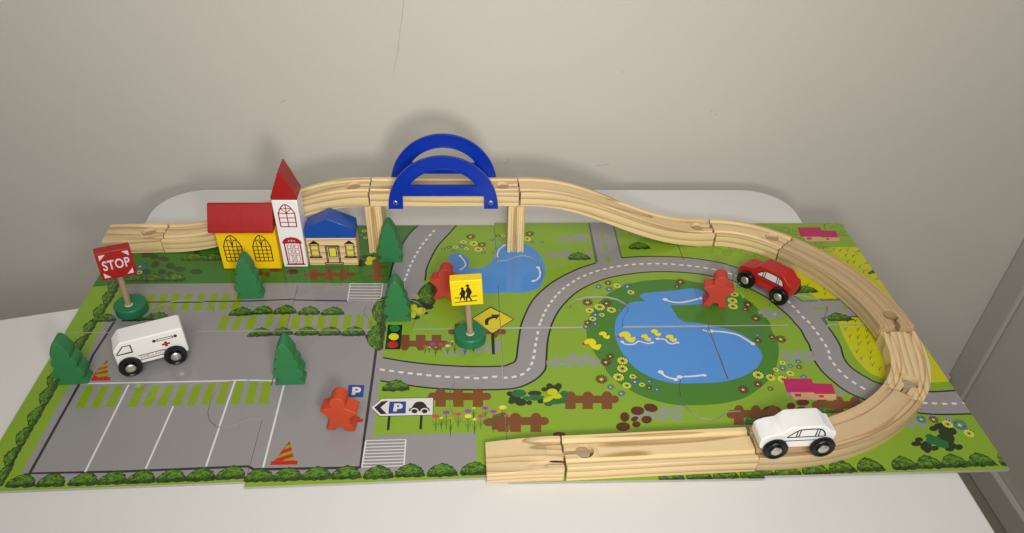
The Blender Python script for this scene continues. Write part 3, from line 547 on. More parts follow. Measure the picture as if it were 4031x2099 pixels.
('brown','e',0,[(65.91,7.65),(0.47,-0.01),(-0.19,-0.7)]),
('brown','p',0,[(67.06,7.7),(68,7.68),(67.46,5.88),(66.54,5.9)]),
('brown','e',0,[(67.5,7.61),(0.47,-0.01),(-0.2,-0.7)]),
('brown','p',0,[(68.65,7.66),(69.59,7.64),(69.02,5.85),(68.1,5.87)]),
('brown','e',0,[(69.1,7.58),(0.47,-0.01),(-0.22,-0.7)]),
('brown','p',0,[(73.65,8.71),(77.95,8.62),(77.55,7.63),(73.29,7.72)]),
('brown','e',0,[(73.47,8.21),(0.4,-0.01),(-0.18,-0.49)]),
('brown','e',0,[(77.75,8.12),(0.41,-0.01),(-0.2,-0.49)]),
('brown','p',0,[(73.76,8.7),(74.75,8.68),(74.19,7.18),(73.22,7.21)]),
('brown','e',0,[(74.22,8.6),(0.5,-0.01),(-0.26,-0.72)]),
('brown','p',0,[(75.36,8.67),(76.35,8.65),(75.77,7.15),(74.79,7.17)]),
('brown','e',0,[(75.82,8.57),(0.5,-0.01),(-0.28,-0.72)]),
('brown','p',0,[(76.96,8.64),(77.95,8.62),(77.35,7.12),(76.37,7.14)]),
('brown','e',0,[(77.42,8.54),(0.5,-0.01),(-0.29,-0.73)]),
('brown','p',0,[(29.87,32.22),(30.66,32.21),(30.98,28.14),(30.22,28.15)]),
('brown','e',0,[(29.56,32.52),(0.68,-0.01),(0.04,-0.44)]),
('brown','e',0,[(30.55,30.82),(1.11,-0.01),(0.02,-0.35)]),
('brown','e',0,[(30.51,29.19),(1.16,-0.01),(0.03,-0.33)]),
('brown','e',0,[(30.58,28.45),(0.49,0),(0.02,-0.29)]),
('leaf_dark','e',0,[(48.41,11.34),(0.33,0),(-0.03,-0.36)]),
('leaf_dark','e',0,[(49.26,11.26),(0.34,-0.01),(-0.04,-0.45)]),
('leaf_dark','e',0,[(47.9,10.88),(0.33,0),(-0.03,-0.29)]),
('leaf_dark','e',0,[(48.75,10.87),(0.61,-0.01),(-0.05,-0.56)]),
('leaf_dark','e',0,[(44.57,10.36),(0.33,-0.01),(-0.02,-0.33)]),
('leaf_dark','e',0,[(45,9.7),(0.56,-0.02),(-0.02,-0.52)]),
('leaf_dark','e',0,[(44.66,9.32),(0.32,-0.01),(-0.02,-0.32)]),
('leaf_dark','e',0,[(45.53,9.23),(0.56,-0.01),(-0.02,-0.48)]),
('leaf_dark','e',0,[(46.32,9.15),(0.28,0),(-0.02,-0.32)]),
('leaf_dark','e',0,[(46.92,10.37),(0.65,-0.01),(-0.03,-0.36)]),
('leaf_dark','e',0,[(47.4,9.32),(0.32,0),(-0.03,-0.32)]),
('leaf_green','e',0,[(45.41,10.4),(0.71,-0.01),(-0.02,-0.52)]),
('leaf_green','e',0,[(46.12,9.74),(0.42,-0.01),(-0.01,-0.26)]),
('leaf_green','e',0,[(46.87,9.79),(0.56,-0.01),(-0.02,-0.39)]),
('leaf_green','e',0,[(47.34,9.84),(0.43,-0.01),(-0.02,-0.26)]),
('leaf_green','e',0,[(48.8,9.36),(0.84,-0.02),(-0.05,-0.49)]),
('leaf_green','e',0,[(48.11,8.99),(0.42,-0.01),(-0.03,-0.36)]),
('leaf_green','e',0,[(49.72,10.19),(0.43,-0.01),(-0.04,-0.46)]),
('leaf_green','e',0,[(49.54,9.34),(0.38,0),(-0.03,-0.38)]),
('leaf_yellow','e',0,[(48.62,10.54),(0.49,-0.01),(-0.03,-0.44)]),
('leaf_yellow','e',0,[(48.99,9.94),(0.45,-0.01),(-0.03,-0.35)]),
('leaf_yellow','e',0,[(48.16,9.57),(0.52,0.3),(0.07,-0.26)]),
('leaf_dark','e',0,[(84.26,5.27),(0.64,-0.02),(-0.21,-0.42)]),
('leaf_dark','e',0,[(83.48,5),(0.43,-0.01),(-0.17,-0.34)]),
('leaf_dark','e',0,[(84.59,4.63),(0.86,-0.02),(-0.27,-0.55)]),
('leaf_dark','e',0,[(84.95,4.48),(0.48,-0.01),(-0.17,-0.34)]),
('leaf_dark','e',0,[(83.91,3.68),(0.9,-0.02),(-0.4,-0.8)]),
('leaf_dark','e',0,[(81.45,3.67),(0.37,-0.01),(-0.14,-0.3)]),
('leaf_dark','e',0,[(80.97,3.21),(0.47,-0.01),(-0.13,-0.3)]),
('leaf_dark','e',0,[(81.74,2.92),(0.52,-0.01),(-0.28,-0.59)]),
('leaf_dark','e',0,[(82.34,2.64),(0.47,-0.01),(-0.14,-0.29)]),
('leaf_dark','e',0,[(81.64,2.39),(0.31,-0.01),(-0.13,-0.29)]),
('leaf_dark','e',0,[(83.93,2.87),(0.63,-0.02),(-0.23,-0.46)]),
('leaf_dark','e',0,[(84.7,2.72),(0.4,-0.01),(-0.16,-0.33)]),
('leaf_dark','e',0,[(83.74,2.47),(0.41,-0.01),(-0.12,-0.23)]),
('leaf_green','e',0,[(82.59,4.05),(0.37,-0.01),(-0.14,-0.3)]),
('leaf_green','e',0,[(82.79,3.57),(0.74,-0.02),(-0.25,-0.51)]),
('leaf_green','e',0,[(83.33,3.15),(0.63,-0.01),(-0.23,-0.46)]),
('leaf_green','e',0,[(83.51,2.88),(0.37,-0.01),(-0.14,-0.29)]),
('leaf_dark','e',0,[(34.76,24.55),(0.45,0),(0.02,-0.41)]),
('leaf_dark','e',0,[(35.68,24.11),(0.79,-0.01),(0.04,-0.88)]),
('leaf_dark','e',0,[(36.54,23.59),(0.4,0),(0.02,-0.53)]),
('leaf_dark','e',0,[(36.03,23.35),(0.52,-0.01),(0.01,-0.37)]),
('leaf_dark','e',0,[(35.15,21.79),(0.47,-0.01),(0.02,-0.36)]),
('leaf_dark','e',0,[(36.22,22.46),(0.21,0),(0.01,-0.25)]),
('leaf_green','e',0,[(35.05,24.12),(0.47,0),(0.02,-0.51)]),
('leaf_yellow','e',0,[(34.89,23.45),(0.34,-0.01),(0.03,-0.57)]),
('leaf_yellow','e',0,[(35.63,22.9),(0.56,-0.01),(0.02,-0.6)]),
('leaf_yellow','e',0,[(34.84,22.25),(0.29,-0.01),(0.03,-0.59)]),
('leaf_dark','e',0,[(28.85,32.82),(0.46,-0.01),(0.04,-0.44)]),
('leaf_dark','e',0,[(28.46,31.64),(0.67,0),(0.07,-0.73)]),
('leaf_dark','e',0,[(29.51,33.11),(0.34,0),(0.02,-0.24)]),
('leaf_yellow','e',0,[(29.37,32.38),(0.36,0),(0.05,-0.59)]),
('leaf_yellow','e',0,[(29.32,31.68),(0.43,-0.01),(0.04,-0.43)]),
('leaf_yellow','e',0,[(29.78,32.57),(0.25,0),(0.02,-0.23)]),
('stem','l',0.06,[(41.11,8.56),(41.09,7.08)]),
('stem','l',0.04,[(40.98,8.11),(41.1,7.59)]),
('stem','l',0.04,[(41.23,8.16),(41.1,7.68)]),
('stem','l',0.04,[(40.98,7.86),(41.1,7.34)]),
('stem','l',0.04,[(41.23,7.91),(41.1,7.43)]),
('wy','w',0.18,[(41.11,8.56)]),
('stem','l',0.06,[(42.18,8.52),(42.15,7.27)]),
('stem','l',0.04,[(41.89,8.18),(42.16,7.7)]),
('stem','l',0.04,[(42.46,8.22),(42.16,7.78)]),
('stem','l',0.04,[(41.88,7.97),(42.16,7.49)]),
('stem','l',0.04,[(42.46,8.01),(42.16,7.57)]),
('wv','w',0.41,[(42.18,8.52)]),
('stem','l',0.06,[(43.79,8.59),(43.73,7.23)]),
('stem','l',0.04,[(43.46,8.21),(43.75,7.7)]),
('stem','l',0.04,[(44.08,8.24),(43.75,7.78)]),
('stem','l',0.04,[(43.46,7.97),(43.74,7.47)]),
('stem','l',0.04,[(44.07,8.01),(43.75,7.55)]),
('wy','w',0.44,[(43.79,8.59)]),
('stem','l',0.06,[(43.49,8.07),(43.45,6.96)]),
('stem','l',0.04,[(43.32,7.8),(43.47,7.35)]),
('stem','l',0.04,[(43.64,7.84),(43.47,7.42)]),
('stem','l',0.04,[(43.32,7.61),(43.46,7.16)]),
('stem','l',0.04,[(43.64,7.65),(43.46,7.23)]),
('wo','w',0.23,[(43.49,8.07)]),
('stem','l',0.06,[(42.9,8.09),(42.82,5.42)]),
('stem','l',0.04,[(42.59,7.09),(42.85,6.34)]),
('stem','l',0.04,[(43.16,7.13),(42.85,6.49)]),
('stem','l',0.04,[(42.57,6.64),(42.83,5.89)]),
('stem','l',0.04,[(43.14,6.67),(42.84,6.05)]),
('wv','w',0.41,[(42.9,8.09)]),
('stem','l',0.06,[(40.58,8.2),(40.57,6.72)]),
('stem','l',0.04,[(40.26,7.76),(40.57,7.23)]),
('stem','l',0.04,[(40.89,7.79),(40.57,7.32)]),
('stem','l',0.04,[(40.26,7.51),(40.57,6.99)]),
('stem','l',0.04,[(40.89,7.54),(40.57,7.07)]),
('wv','w',0.45,[(40.58,8.2)]),
('stem','l',0.06,[(38.58,8.05),(38.62,5.93)]),
('stem','l',0.04,[(38.28,7.31),(38.6,6.66)]),
('stem','l',0.04,[(38.91,7.35),(38.6,6.79)]),
('stem','l',0.04,[(38.29,6.95),(38.61,6.3)]),
('stem','l',0.04,[(38.91,6.98),(38.61,6.43)]),
('wv','w',0.46,[(38.58,8.05)]),
('stem','l',0.06,[(39.67,7.84),(39.68,6.08)]),
('stem','l',0.04,[(39.39,7.27),(39.68,6.69)]),
('stem','l',0.04,[(39.96,7.31),(39.68,6.8)]),
('stem','l',0.04,[(39.39,6.97),(39.68,6.4)]),
('stem','l',0.04,[(39.96,7.01),(39.68,6.5)]),
('wp','w',0.41,[(39.67,7.84)]),
('stem','l',0.06,[(44.11,7.56),(44.05,6.1)]),
('stem','l',0.04,[(43.87,7.13),(44.07,6.61)]),
('stem','l',0.04,[(44.31,7.16),(44.07,6.7)]),
('stem','l',0.04,[(43.86,6.88),(44.06,6.36)]),
('stem','l',0.04,[(44.3,6.92),(44.06,6.45)]),
('wp','w',0.32,[(44.11,7.56)]),
('stem','l',0.06,[(41.75,7.53),(41.72,5.89)]),
('stem','l',0.04,[(41.46,7.01),(41.73,6.46)]),
('stem','l',0.04,[(42.03,7.05),(41.73,6.56)]),
('stem','l',0.04,[(41.45,6.73),(41.73,6.18)]),
('stem','l',0.04,[(42.02,6.77),(41.73,6.28)]),
('wp','w',0.41,[(41.75,7.53)]),
('stem','l',0.06,[(37.64,7.58),(37.69,5.77)]),
('stem','l',0.04,[(37.35,6.98),(37.68,6.4)]),
('stem','l',0.04,[(37.97,7.02),(37.67,6.5)]),
('stem','l',0.04,[(37.36,6.67),(37.68,6.09)]),
('stem','l',0.04,[(37.98,6.71),(37.68,6.2)]),
('wp','w',0.46,[(37.64,7.58)]),
('stem','l',0.06,[(40.58,7.55),(40.56,5.57)]),
('stem','l',0.04,[(40.27,6.87),(40.57,6.25)]),
('stem','l',0.04,[(40.87,6.91),(40.57,6.37)]),
('stem','l',0.04,[(40.27,6.53),(40.57,5.92)]),
('stem','l',0.04,[(40.87,6.57),(40.57,6.03)]),
('wy','w',0.43,[(40.58,7.55)]),
('stem','l',0.06,[(38.14,7.36),(38.17,5.92)]),
('stem','l',0.04,[(38.02,6.93),(38.16,6.42)]),
('stem','l',0.04,[(38.29,6.97),(38.16,6.5)]),
('stem','l',0.04,[(38.02,6.68),(38.17,6.17)]),
('stem','l',0.04,[(38.3,6.72),(38.17,6.26)]),
('wy','w',0.2,[(38.14,7.36)]),
('stem','l',0.06,[(38.98,7.31),(39.01,5.16)]),
('stem','l',0.04,[(38.85,6.54),(39,5.9)]),
('stem','l',0.04,[(39.13,6.59),(39,6.02)]),
('stem','l',0.04,[(38.86,6.18),(39,5.53)]),
('stem','l',0.04,[(39.13,6.22),(39,5.66)]),
('wo','w',0.2,[(38.98,7.31)]),
('stem','l',0.06,[(41.18,7.14),(41.16,5.22)]),
('stem','l',0.04,[(41.01,6.48),(41.17,5.88)]),
('stem','l',0.04,[(41.34,6.53),(41.17,6)]),
('stem','l',0.04,[(41.01,6.16),(41.17,5.56)]),
('stem','l',0.04,[(41.34,6.2),(41.17,5.67)]),
('wy','w',0.24,[(41.18,7.14)]),
('stem','l',0.06,[(39.03,17.93),(39.03,17.03)]),
('stem','l',0.04,[(38.91,17.8),(39.03,17.34)]),
('stem','l',0.04,[(39.14,17.85),(39.03,17.4)]),
('stem','l',0.04,[(38.92,17.64),(39.03,17.19)]),
('stem','l',0.04,[(39.14,17.7),(39.03,17.24)]),
('wy','w',0.16,[(39.03,17.93)]),
('stem','l',0.06,[(38.58,17.71),(38.59,16.81)]),
('stem','l',0.04,[(38.34,17.58),(38.59,17.12)]),
('stem','l',0.04,[(38.82,17.63),(38.59,17.18)]),
('stem','l',0.04,[(38.34,17.42),(38.59,16.97)]),
('stem','l',0.04,[(38.82,17.48),(38.59,17.03)]),
('wv','w',0.34,[(38.58,17.71)]),
('stem','l',0.06,[(37.01,17.58),(37.04,16.69)]),
('stem','l',0.04,[(36.74,17.45),(37.03,17)]),
('stem','l',0.04,[(37.3,17.5),(37.03,17.05)]),
('stem','l',0.04,[(36.74,17.3),(37.04,16.85)]),
('stem','l',0.04,[(37.3,17.35),(37.03,16.9)]),
('wv','w',0.4,[(37.01,17.58)]),
('stem','l',0.06,[(37.88,17.5),(37.91,16.38)]),
('stem','l',0.04,[(37.67,17.26),(37.9,16.77)]),
('stem','l',0.04,[(38.11,17.32),(37.9,16.83)]),
('stem','l',0.04,[(37.67,17.07),(37.9,16.58)]),
('stem','l',0.04,[(38.11,17.12),(37.9,16.64)]),
('wp','w',0.32,[(37.88,17.5)]),
('stem','l',0.06,[(39.28,17.25),(39.29,16.06)]),
('stem','l',0.04,[(39.11,16.98),(39.29,16.47)]),
('stem','l',0.04,[(39.46,17.03),(39.29,16.54)]),
('stem','l',0.04,[(39.11,16.78),(39.29,16.27)]),
('stem','l',0.04,[(39.46,16.83),(39.29,16.34)]),
('wp','w',0.25,[(39.28,17.25)]),
('stem','l',0.06,[(38.58,17.26),(38.6,15.93)]),
('stem','l',0.04,[(38.35,16.93),(38.6,16.39)]),
('stem','l',0.04,[(38.82,16.98),(38.6,16.47)]),
('stem','l',0.04,[(38.36,16.7),(38.6,16.16)]),
('stem','l',0.04,[(38.83,16.75),(38.6,16.24)]),
('wy','w',0.34,[(38.58,17.26)]),
('stem','l',0.06,[(36.3,17.22),(36.34,16.11)]),
('stem','l',0.04,[(36.07,16.99),(36.33,16.5)]),
('stem','l',0.04,[(36.54,17.04),(36.32,16.56)]),
('stem','l',0.04,[(36.08,16.8),(36.33,16.31)]),
('stem','l',0.04,[(36.55,16.85),(36.33,16.37)]),
('wp','w',0.34,[(36.3,17.22)]),
('stem','l',0.06,[(36.73,17.09),(36.76,16.21)]),
('stem','l',0.04,[(36.63,16.96),(36.75,16.51)]),
('stem','l',0.04,[(36.84,17.02),(36.75,16.57)]),
('stem','l',0.04,[(36.64,16.81),(36.76,16.36)]),
('stem','l',0.04,[(36.84,16.87),(36.75,16.42)]),
('wy','w',0.15,[(36.73,17.09)]),
('stem','l',0.06,[(37.38,17.05),(37.41,15.65)]),
('stem','l',0.04,[(37.26,16.69),(37.4,16.14)]),
('stem','l',0.04,[(37.51,16.74),(37.4,16.22)]),
('stem','l',0.04,[(37.27,16.45),(37.41,15.9)]),
('stem','l',0.04,[(37.52,16.5),(37.4,15.99)]),
('wo','w',0.18,[(37.38,17.05)]),
('stem','l',0.06,[(40.33,17.01),(40.32,15.75)]),
('stem','l',0.04,[(40.17,16.71),(40.33,16.19)]),
('stem','l',0.04,[(40.48,16.76),(40.33,16.26)]),
('stem','l',0.04,[(40.17,16.49),(40.33,15.97)]),
('stem','l',0.04,[(40.48,16.55),(40.33,16.05)]),
('wp','w',0.22,[(40.33,17.01)]),
('stem','l',0.06,[(41.17,16.84),(41.17,16.25)]),
('stem','l',0.04,[(41.06,16.84),(41.17,16.46)]),
('stem','l',0.04,[(41.28,16.9),(41.17,16.49)]),
('stem','l',0.04,[(41.06,16.74),(41.17,16.36)]),
('stem','l',0.04,[(41.28,16.8),(41.17,16.39)]),
('wp','w',0.16,[(41.17,16.84)]),
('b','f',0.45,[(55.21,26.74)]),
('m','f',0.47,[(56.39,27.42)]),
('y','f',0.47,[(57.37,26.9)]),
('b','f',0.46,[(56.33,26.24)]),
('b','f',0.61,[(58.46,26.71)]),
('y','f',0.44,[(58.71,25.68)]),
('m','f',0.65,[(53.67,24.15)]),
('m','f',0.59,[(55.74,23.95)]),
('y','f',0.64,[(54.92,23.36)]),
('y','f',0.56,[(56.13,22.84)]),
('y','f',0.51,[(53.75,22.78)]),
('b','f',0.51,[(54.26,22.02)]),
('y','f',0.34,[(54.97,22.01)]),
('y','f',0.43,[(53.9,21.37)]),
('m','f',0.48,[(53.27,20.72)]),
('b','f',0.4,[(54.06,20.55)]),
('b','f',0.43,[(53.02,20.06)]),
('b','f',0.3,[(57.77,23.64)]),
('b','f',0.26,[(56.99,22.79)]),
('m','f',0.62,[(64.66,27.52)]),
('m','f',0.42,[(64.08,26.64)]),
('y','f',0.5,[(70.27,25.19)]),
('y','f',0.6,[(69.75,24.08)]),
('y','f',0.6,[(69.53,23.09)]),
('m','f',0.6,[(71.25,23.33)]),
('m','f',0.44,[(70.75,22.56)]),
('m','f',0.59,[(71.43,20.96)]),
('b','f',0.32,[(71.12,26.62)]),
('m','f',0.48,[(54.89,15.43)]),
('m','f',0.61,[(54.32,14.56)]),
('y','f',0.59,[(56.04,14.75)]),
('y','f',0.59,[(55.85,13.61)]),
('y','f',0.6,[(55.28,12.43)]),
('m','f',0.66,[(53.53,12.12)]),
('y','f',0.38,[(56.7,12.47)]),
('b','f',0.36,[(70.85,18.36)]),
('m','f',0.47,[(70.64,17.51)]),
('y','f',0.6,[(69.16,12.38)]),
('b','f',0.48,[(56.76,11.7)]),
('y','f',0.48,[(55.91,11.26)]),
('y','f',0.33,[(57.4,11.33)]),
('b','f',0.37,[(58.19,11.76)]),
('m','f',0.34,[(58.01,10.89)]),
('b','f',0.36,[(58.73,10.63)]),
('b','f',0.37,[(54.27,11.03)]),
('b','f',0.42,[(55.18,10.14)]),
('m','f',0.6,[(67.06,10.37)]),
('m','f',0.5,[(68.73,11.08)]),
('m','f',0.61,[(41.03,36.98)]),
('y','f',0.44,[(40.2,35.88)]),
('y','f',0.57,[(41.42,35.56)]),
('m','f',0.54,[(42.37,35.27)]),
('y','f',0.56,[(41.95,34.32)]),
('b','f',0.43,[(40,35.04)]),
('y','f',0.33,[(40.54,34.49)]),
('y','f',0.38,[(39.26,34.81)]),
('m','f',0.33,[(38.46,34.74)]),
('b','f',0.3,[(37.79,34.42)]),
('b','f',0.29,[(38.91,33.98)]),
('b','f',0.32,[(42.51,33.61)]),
('b','f',0.3,[(43.59,36.3)]),
('b','f',0.2,[(43.61,33.65)]),
('m','f',0.34,[(44.33,36.96)]),
('b','f',0.3,[(44.78,36.22)]),
('y','f',0.27,[(45.02,37.08)]),
('m','f',0.58,[(48.22,37.44)]),
('y','f',0.52,[(47.87,36.33)]),
('b','f',0.32,[(48.4,35.54)]),
('b','f',0.28,[(49.56,35.59)]),
('y','f',0.38,[(28.17,38.35)]),
('b','f',0.35,[(27.92,37.41)]),
('y','f',0.29,[(28.49,36.87)]),
('b','f',0.75,[(3.87,31.19)]),
('y','f',0.37,[(4.15,30.11)]),
('m','f',0.42,[(72.3,18.01)]),
('m','f',0.63,[(73.11,17.64)]),
('y','f',0.35,[(72.18,14.1)]),
('y','f',0.32,[(71.17,13.12)]),
('b','f',0.44,[(71.91,13.27)]),
('b','f',0.32,[(72.81,13.59)]),
('b','f',0.35,[(73.8,14.2)]),
('m','f',0.35,[(73.63,13.44)]),
('y','f',0.43,[(72.47,12.56)]),
('y','f',0.51,[(70.3,12)]),
('y','f',0.57,[(71.42,11.74)]),
('b','f',0.36,[(73.59,11.97)]),
('m','f',0.33,[(69.76,10.43)]),
('b','f',0.52,[(82.81,6.13)]),
('m','f',0.49,[(83.98,6.1)]),
('y','f',0.54,[(85.06,5.51)]),
('b','f',0.7,[(86.13,5.34)]),
('y','f',0.51,[(86.5,4.33)]),
('ring','r',0.1,[(71.67,33.22),(0.58,0),(0,0.49)]),
('ring','r',0.1,[(73.83,33.41),(0.57,0),(0,0.49)]),
('ring','r',0.1,[(75.23,32.48),(0.58,0),(0,0.49)]),
('ring','r',0.1,[(72.65,34.14),(0.57,0),(0,0.5)]),
('ring','r',0.1,[(75.09,33.61),(0.58,0),(0,0.49)]),
('ring','r',0.1,[(70.91,34.68),(0.58,0),(0,0.5)]),
('ring','r',0.1,[(69.39,34.9),(0.58,0),(0,0.5)]),
('ring','r',0.1,[(67.88,34.91),(0.58,0),(0,0.5)]),
('ring','r',0.1,[(79.86,39.8),(0.6,0),(0,0)]),
('ring','r',0.1,[(80.34,38.21),(0.61,0),(0,0.53)]),
('ring','r',0.1,[(81.16,37.65),(0.6,0),(0,0.53)]),
('ring','r',0.1,[(85.57,39.8),(0.61,0),(0,0)]),
('ring','r',0.1,[(86.76,38.47),(1.34,0),(0,1.33)]),
('ring','r',0.1,[(87.18,37.4),(0.92,0),(0,0.53)]),
('ring','r',0.1,[(88.1,36.19),(0,0),(0,0.52)]),
('ring','r',0.1,[(83.61,35.02),(0.59,0),(0,0.52)]),
('ring','r',0.1,[(84.2,33.96),(0.59,0),(0,0.51)]),
('stem','p',0,[(84.83,34.46),(84.85,33.66),(84.7,33.39),(84.79,33.79)]),
('stem','p',0,[(84.7,33.39),(84.98,34.04),(85.43,34.39),(85,33.92)]),
('stem','p',0,[(85.47,34.21),(85.48,33.4),(85.33,33.14),(85.43,33.54)]),
('stem','p',0,[(85.33,33.14),(85.62,33.79),(86.07,34.14),(85.64,33.67)]),
('stem','p',0,[(86.51,34.35),(86.52,33.54),(86.36,33.28),(86.46,33.68)]),
('stem','p',0,[(86.36,33.28),(86.66,33.93),(87.11,34.28),(86.67,33.81)]),
('stem','p',0,[(88.1,34.24),(88.1,33.43),(87.11,33.17),(88.1,33.57)]),
('stem','p',0,[(87.11,33.17),(88.1,33.82),(88.1,34.17),(88.1,33.7)]),
('stem','p',0,[(85.82,33.2),(85.83,32.41),(85.68,32.15),(85.78,32.54)]),
('stem','p',0,[(85.68,32.15),(85.97,32.79),(86.41,33.13),(85.98,32.67)]),
('stem','p',0,[(86.63,33.09),(86.64,32.3),(86.48,32.04),(86.58,32.43)]),
('stem','p',0,[(86.48,32.04),(86.78,32.68),(88.1,33.02),(86.79,32.56)]),
('stem','p',0,[(85.58,31.97),(85.6,31.2),(85.45,30.94),(85.54,31.33)]),
('stem','p',0,[(85.45,30.94),(85.73,31.57),(86.17,31.9),(85.75,31.45)]),
('stem','p',0,[(86.22,31.77),(86.24,30.99),(86.09,30.74),(86.18,31.12)]),
('stem','p',0,[(86.09,30.74),(86.37,31.36),(86.81,31.7),(86.39,31.25)]),
('stem','p',0,[(86.58,30.86),(86.59,30.1),(86.44,29.85),(86.54,30.23)]),
('stem','p',0,[(86.44,29.85),(86.73,30.46),(87.17,30.79),(86.74,30.35)]),
('stem','p',0,[(88.1,31.76),(88.1,30.99),(87.16,30.73),(88.1,31.11)]),
('stem','p',0,[(87.16,30.73),(88.1,31.35),(88.1,31.69),(88.1,31.24)]),
('stem','p',0,[(86.7,29.97),(86.71,29.22),(86.56,28.97),(86.66,29.34)]),
('stem','p',0,[(86.56,28.97),(86.85,29.58),(88.1,29.9),(86.86,29.47)]),
('stem','p',0,[(88.1,29.77),(88.1,29.02),(87.07,28.77),(87.17,29.14)]),
('stem','p',0,[(87.07,28.77),(88.1,29.38),(88.1,29.7),(88.1,29.27)]),
('stem','p',0,[(88.1,30.75),(88.1,29.99),(88.1,29.74),(88.1,30.12)]),
('stem','p',0,[(88.1,29.74),(88.1,30.35),(88.1,30.68),(88.1,30.24)]),
('stem','p',0,[(79.05,27.36),(79.1,26.65),(78.98,26.41),(79.05,26.76)]),
('stem','p',0,[(78.98,26.41),(79.21,26.99),(79.62,27.29),(79.23,26.88)]),
('stem','p',0,[(80.51,25.69),(80.56,24.99),(80.43,24.77),(80.5,25.11)]),
('stem','p',0,[(80.43,24.77),(80.67,25.32),(81.07,25.62),(80.69,25.22)]),
('stem','p',0,[(80.73,26.6),(80.78,25.89),(80.65,25.66),(80.72,26.01)]),
('stem','p',0,[(80.65,25.66),(80.89,26.23),(81.3,26.53),(80.91,26.13)]),
('stem','p',0,[(88.1,28.6),(88.1,27.87),(87.18,27.63),(88.1,27.99)]),
('stem','p',0,[(87.18,27.63),(88.1,28.22),(88.1,28.54),(88.1,28.11)]),
('stem','p',0,[(80.52,19.71),(80.57,18.99),(80.43,18.76),(80.51,19.11)]),
('stem','p',0,[(80.43,18.76),(80.69,19.33),(81.13,19.64),(80.71,19.23)]),
('stem','p',0,[(81.85,19.6),(81.89,18.88),(81.74,18.65),(81.83,19)]),
('stem','p',0,[(81.74,18.65),(82.01,19.22),(82.46,19.53),(82.03,19.11)]),
('stem','p',0,[(82.8,19.49),(82.83,18.77),(82.69,18.54),(82.77,18.89)]),
('stem','p',0,[(82.69,18.54),(82.96,19.11),(83.41,19.42),(82.98,19.01)]),
('stem','p',0,[(80.58,18.59),(80.63,17.89),(80.49,17.66),(80.57,18.01)]),
('stem','p',0,[(80.49,17.66),(80.75,18.22),(81.19,18.52),(80.77,18.12)]),
('stem','p',0,[(81.37,18.4),(81.41,17.7),(81.27,17.47),(81.35,17.81)]),
('stem','p',0,[(81.27,17.47),(81.53,18.03),(81.97,18.33),(81.55,17.93)]),
('stem','p',0,[(82.38,18.47),(82.42,17.77),(82.28,17.54),(82.36,17.89)]),
('stem','p',0,[(82.28,17.54),(82.55,18.1),(82.99,18.41),(82.57,18)]),
('stem','p',0,[(81.06,17.31),(81.1,16.63),(80.96,16.4),(81.04,16.74)]),
('stem','p',0,[(80.96,16.4),(81.22,16.95),(81.65,17.25),(81.24,16.85)]),
('stem','p',0,[(82.1,17.48),(82.14,16.79),(82,16.56),(82.08,16.9)]),
('stem','p',0,[(82,16.56),(82.26,17.11),(82.7,17.41),(82.28,17.01)]),
('stem','p',0,[(80.36,16.17),(80.41,15.5),(80.27,15.28),(80.35,15.61)]),
('stem','p',0,[(80.27,15.28),(80.52,15.82),(80.95,16.1),(80.54,15.72)]),
('stem','p',0,[(81.82,16.06),(81.86,15.39),(81.72,15.17),(81.8,15.5)]),
('stem','p',0,[(81.72,15.17),(81.98,15.71),(82.41,15.99),(82,15.61)]),
('stem','p',0,[(80.42,15.13),(80.47,14.47),(80.33,14.25),(80.41,14.58)]),
('stem','p',0,[(80.33,14.25),(80.58,14.78),(81,15.06),(80.6,14.68)]),
('stem','p',0,[(81.4,15.2),(81.45,14.54),(81.31,14.32),(81.39,14.65)]),
('stem','p',0,[(81.31,14.32),(81.57,14.85),(81.99,15.13),(81.58,14.75)]),
('stem','p',0,[(81.22,14.17),(81.26,13.53),(81.13,13.32),(81.2,13.64)]),
('stem','p',0,[(81.13,13.32),(81.38,13.83),(81.8,14.11),(81.4,13.74)]),
('stem','p',0,[(81.64,13.49),(81.68,12.86),(81.55,12.65),(81.63,12.96)]),
('stem','p',0,[(81.55,12.65),(81.8,13.16),(82.22,13.43),(81.82,13.07)]),
('stem','p',0,[(81.22,20.98),(81.36,20.39),(81.22,20.15),(81.21,20.37)]),
('stem','p',0,[(81.22,20.15),(81.4,20.59),(81.84,20.91),(81.41,20.49)]),
('stem','p',0,[(82.1,20.97),(82.24,20.38),(82.09,20.13),(82.08,20.36)]),
('stem','p',0,[(82.09,20.13),(82.27,20.58),(82.72,20.9),(82.29,20.47)]),
('stem','p',0,[(88.1,13.39),(88.1,12.75),(88.1,12.54),(88.1,12.86)]),
('stem','p',0,[(88.1,12.54),(88.1,13.05),(88.1,13.32),(88.1,12.96)]),
('pink','p',0,[(82.01,38.76),(84.98,38.79),(84.87,38.07),(86.71,38),(86.48,36.47),(84.29,36.49),(84.26,36.64),(81.7,36.65)]),
('peach','p',0,[(82.07,36.63),(84.24,36.59),(84.27,36.44),(86.49,36.43),(86.33,35.69),(82.09,35.63)]),
('pink','p',0,[(82.47,36.49),(83.07,36.49),(82.9,36.01),(82.3,36.02)]),
('pink','p',0,[(84.85,36.31),(85.24,36.31),(85.12,35.98),(84.73,35.98)]),
('pink','p',0,[(71.4,11.85),(74.34,11.76),(74.23,11.13),(76.12,11.01),(75.94,9.62),(73.99,9.66),(73.79,9.89),(71.23,9.94)]),
('peach','p',0,[(71.59,9.9),(73.78,9.86),(73.98,9.64),(75.95,9.6),(75.74,8.86),(71.6,8.94)]),
('pink','p',0,[(71.97,9.74),(72.58,9.73),(72.44,9.34),(71.83,9.35)]),
('pink','p',0,[(74.27,9.5),(74.71,9.49),(74.6,9.18),(74.16,9.19)]),
('bush','b',0,[(3.73,1.12),(2.39,1.61),(0,0)]),
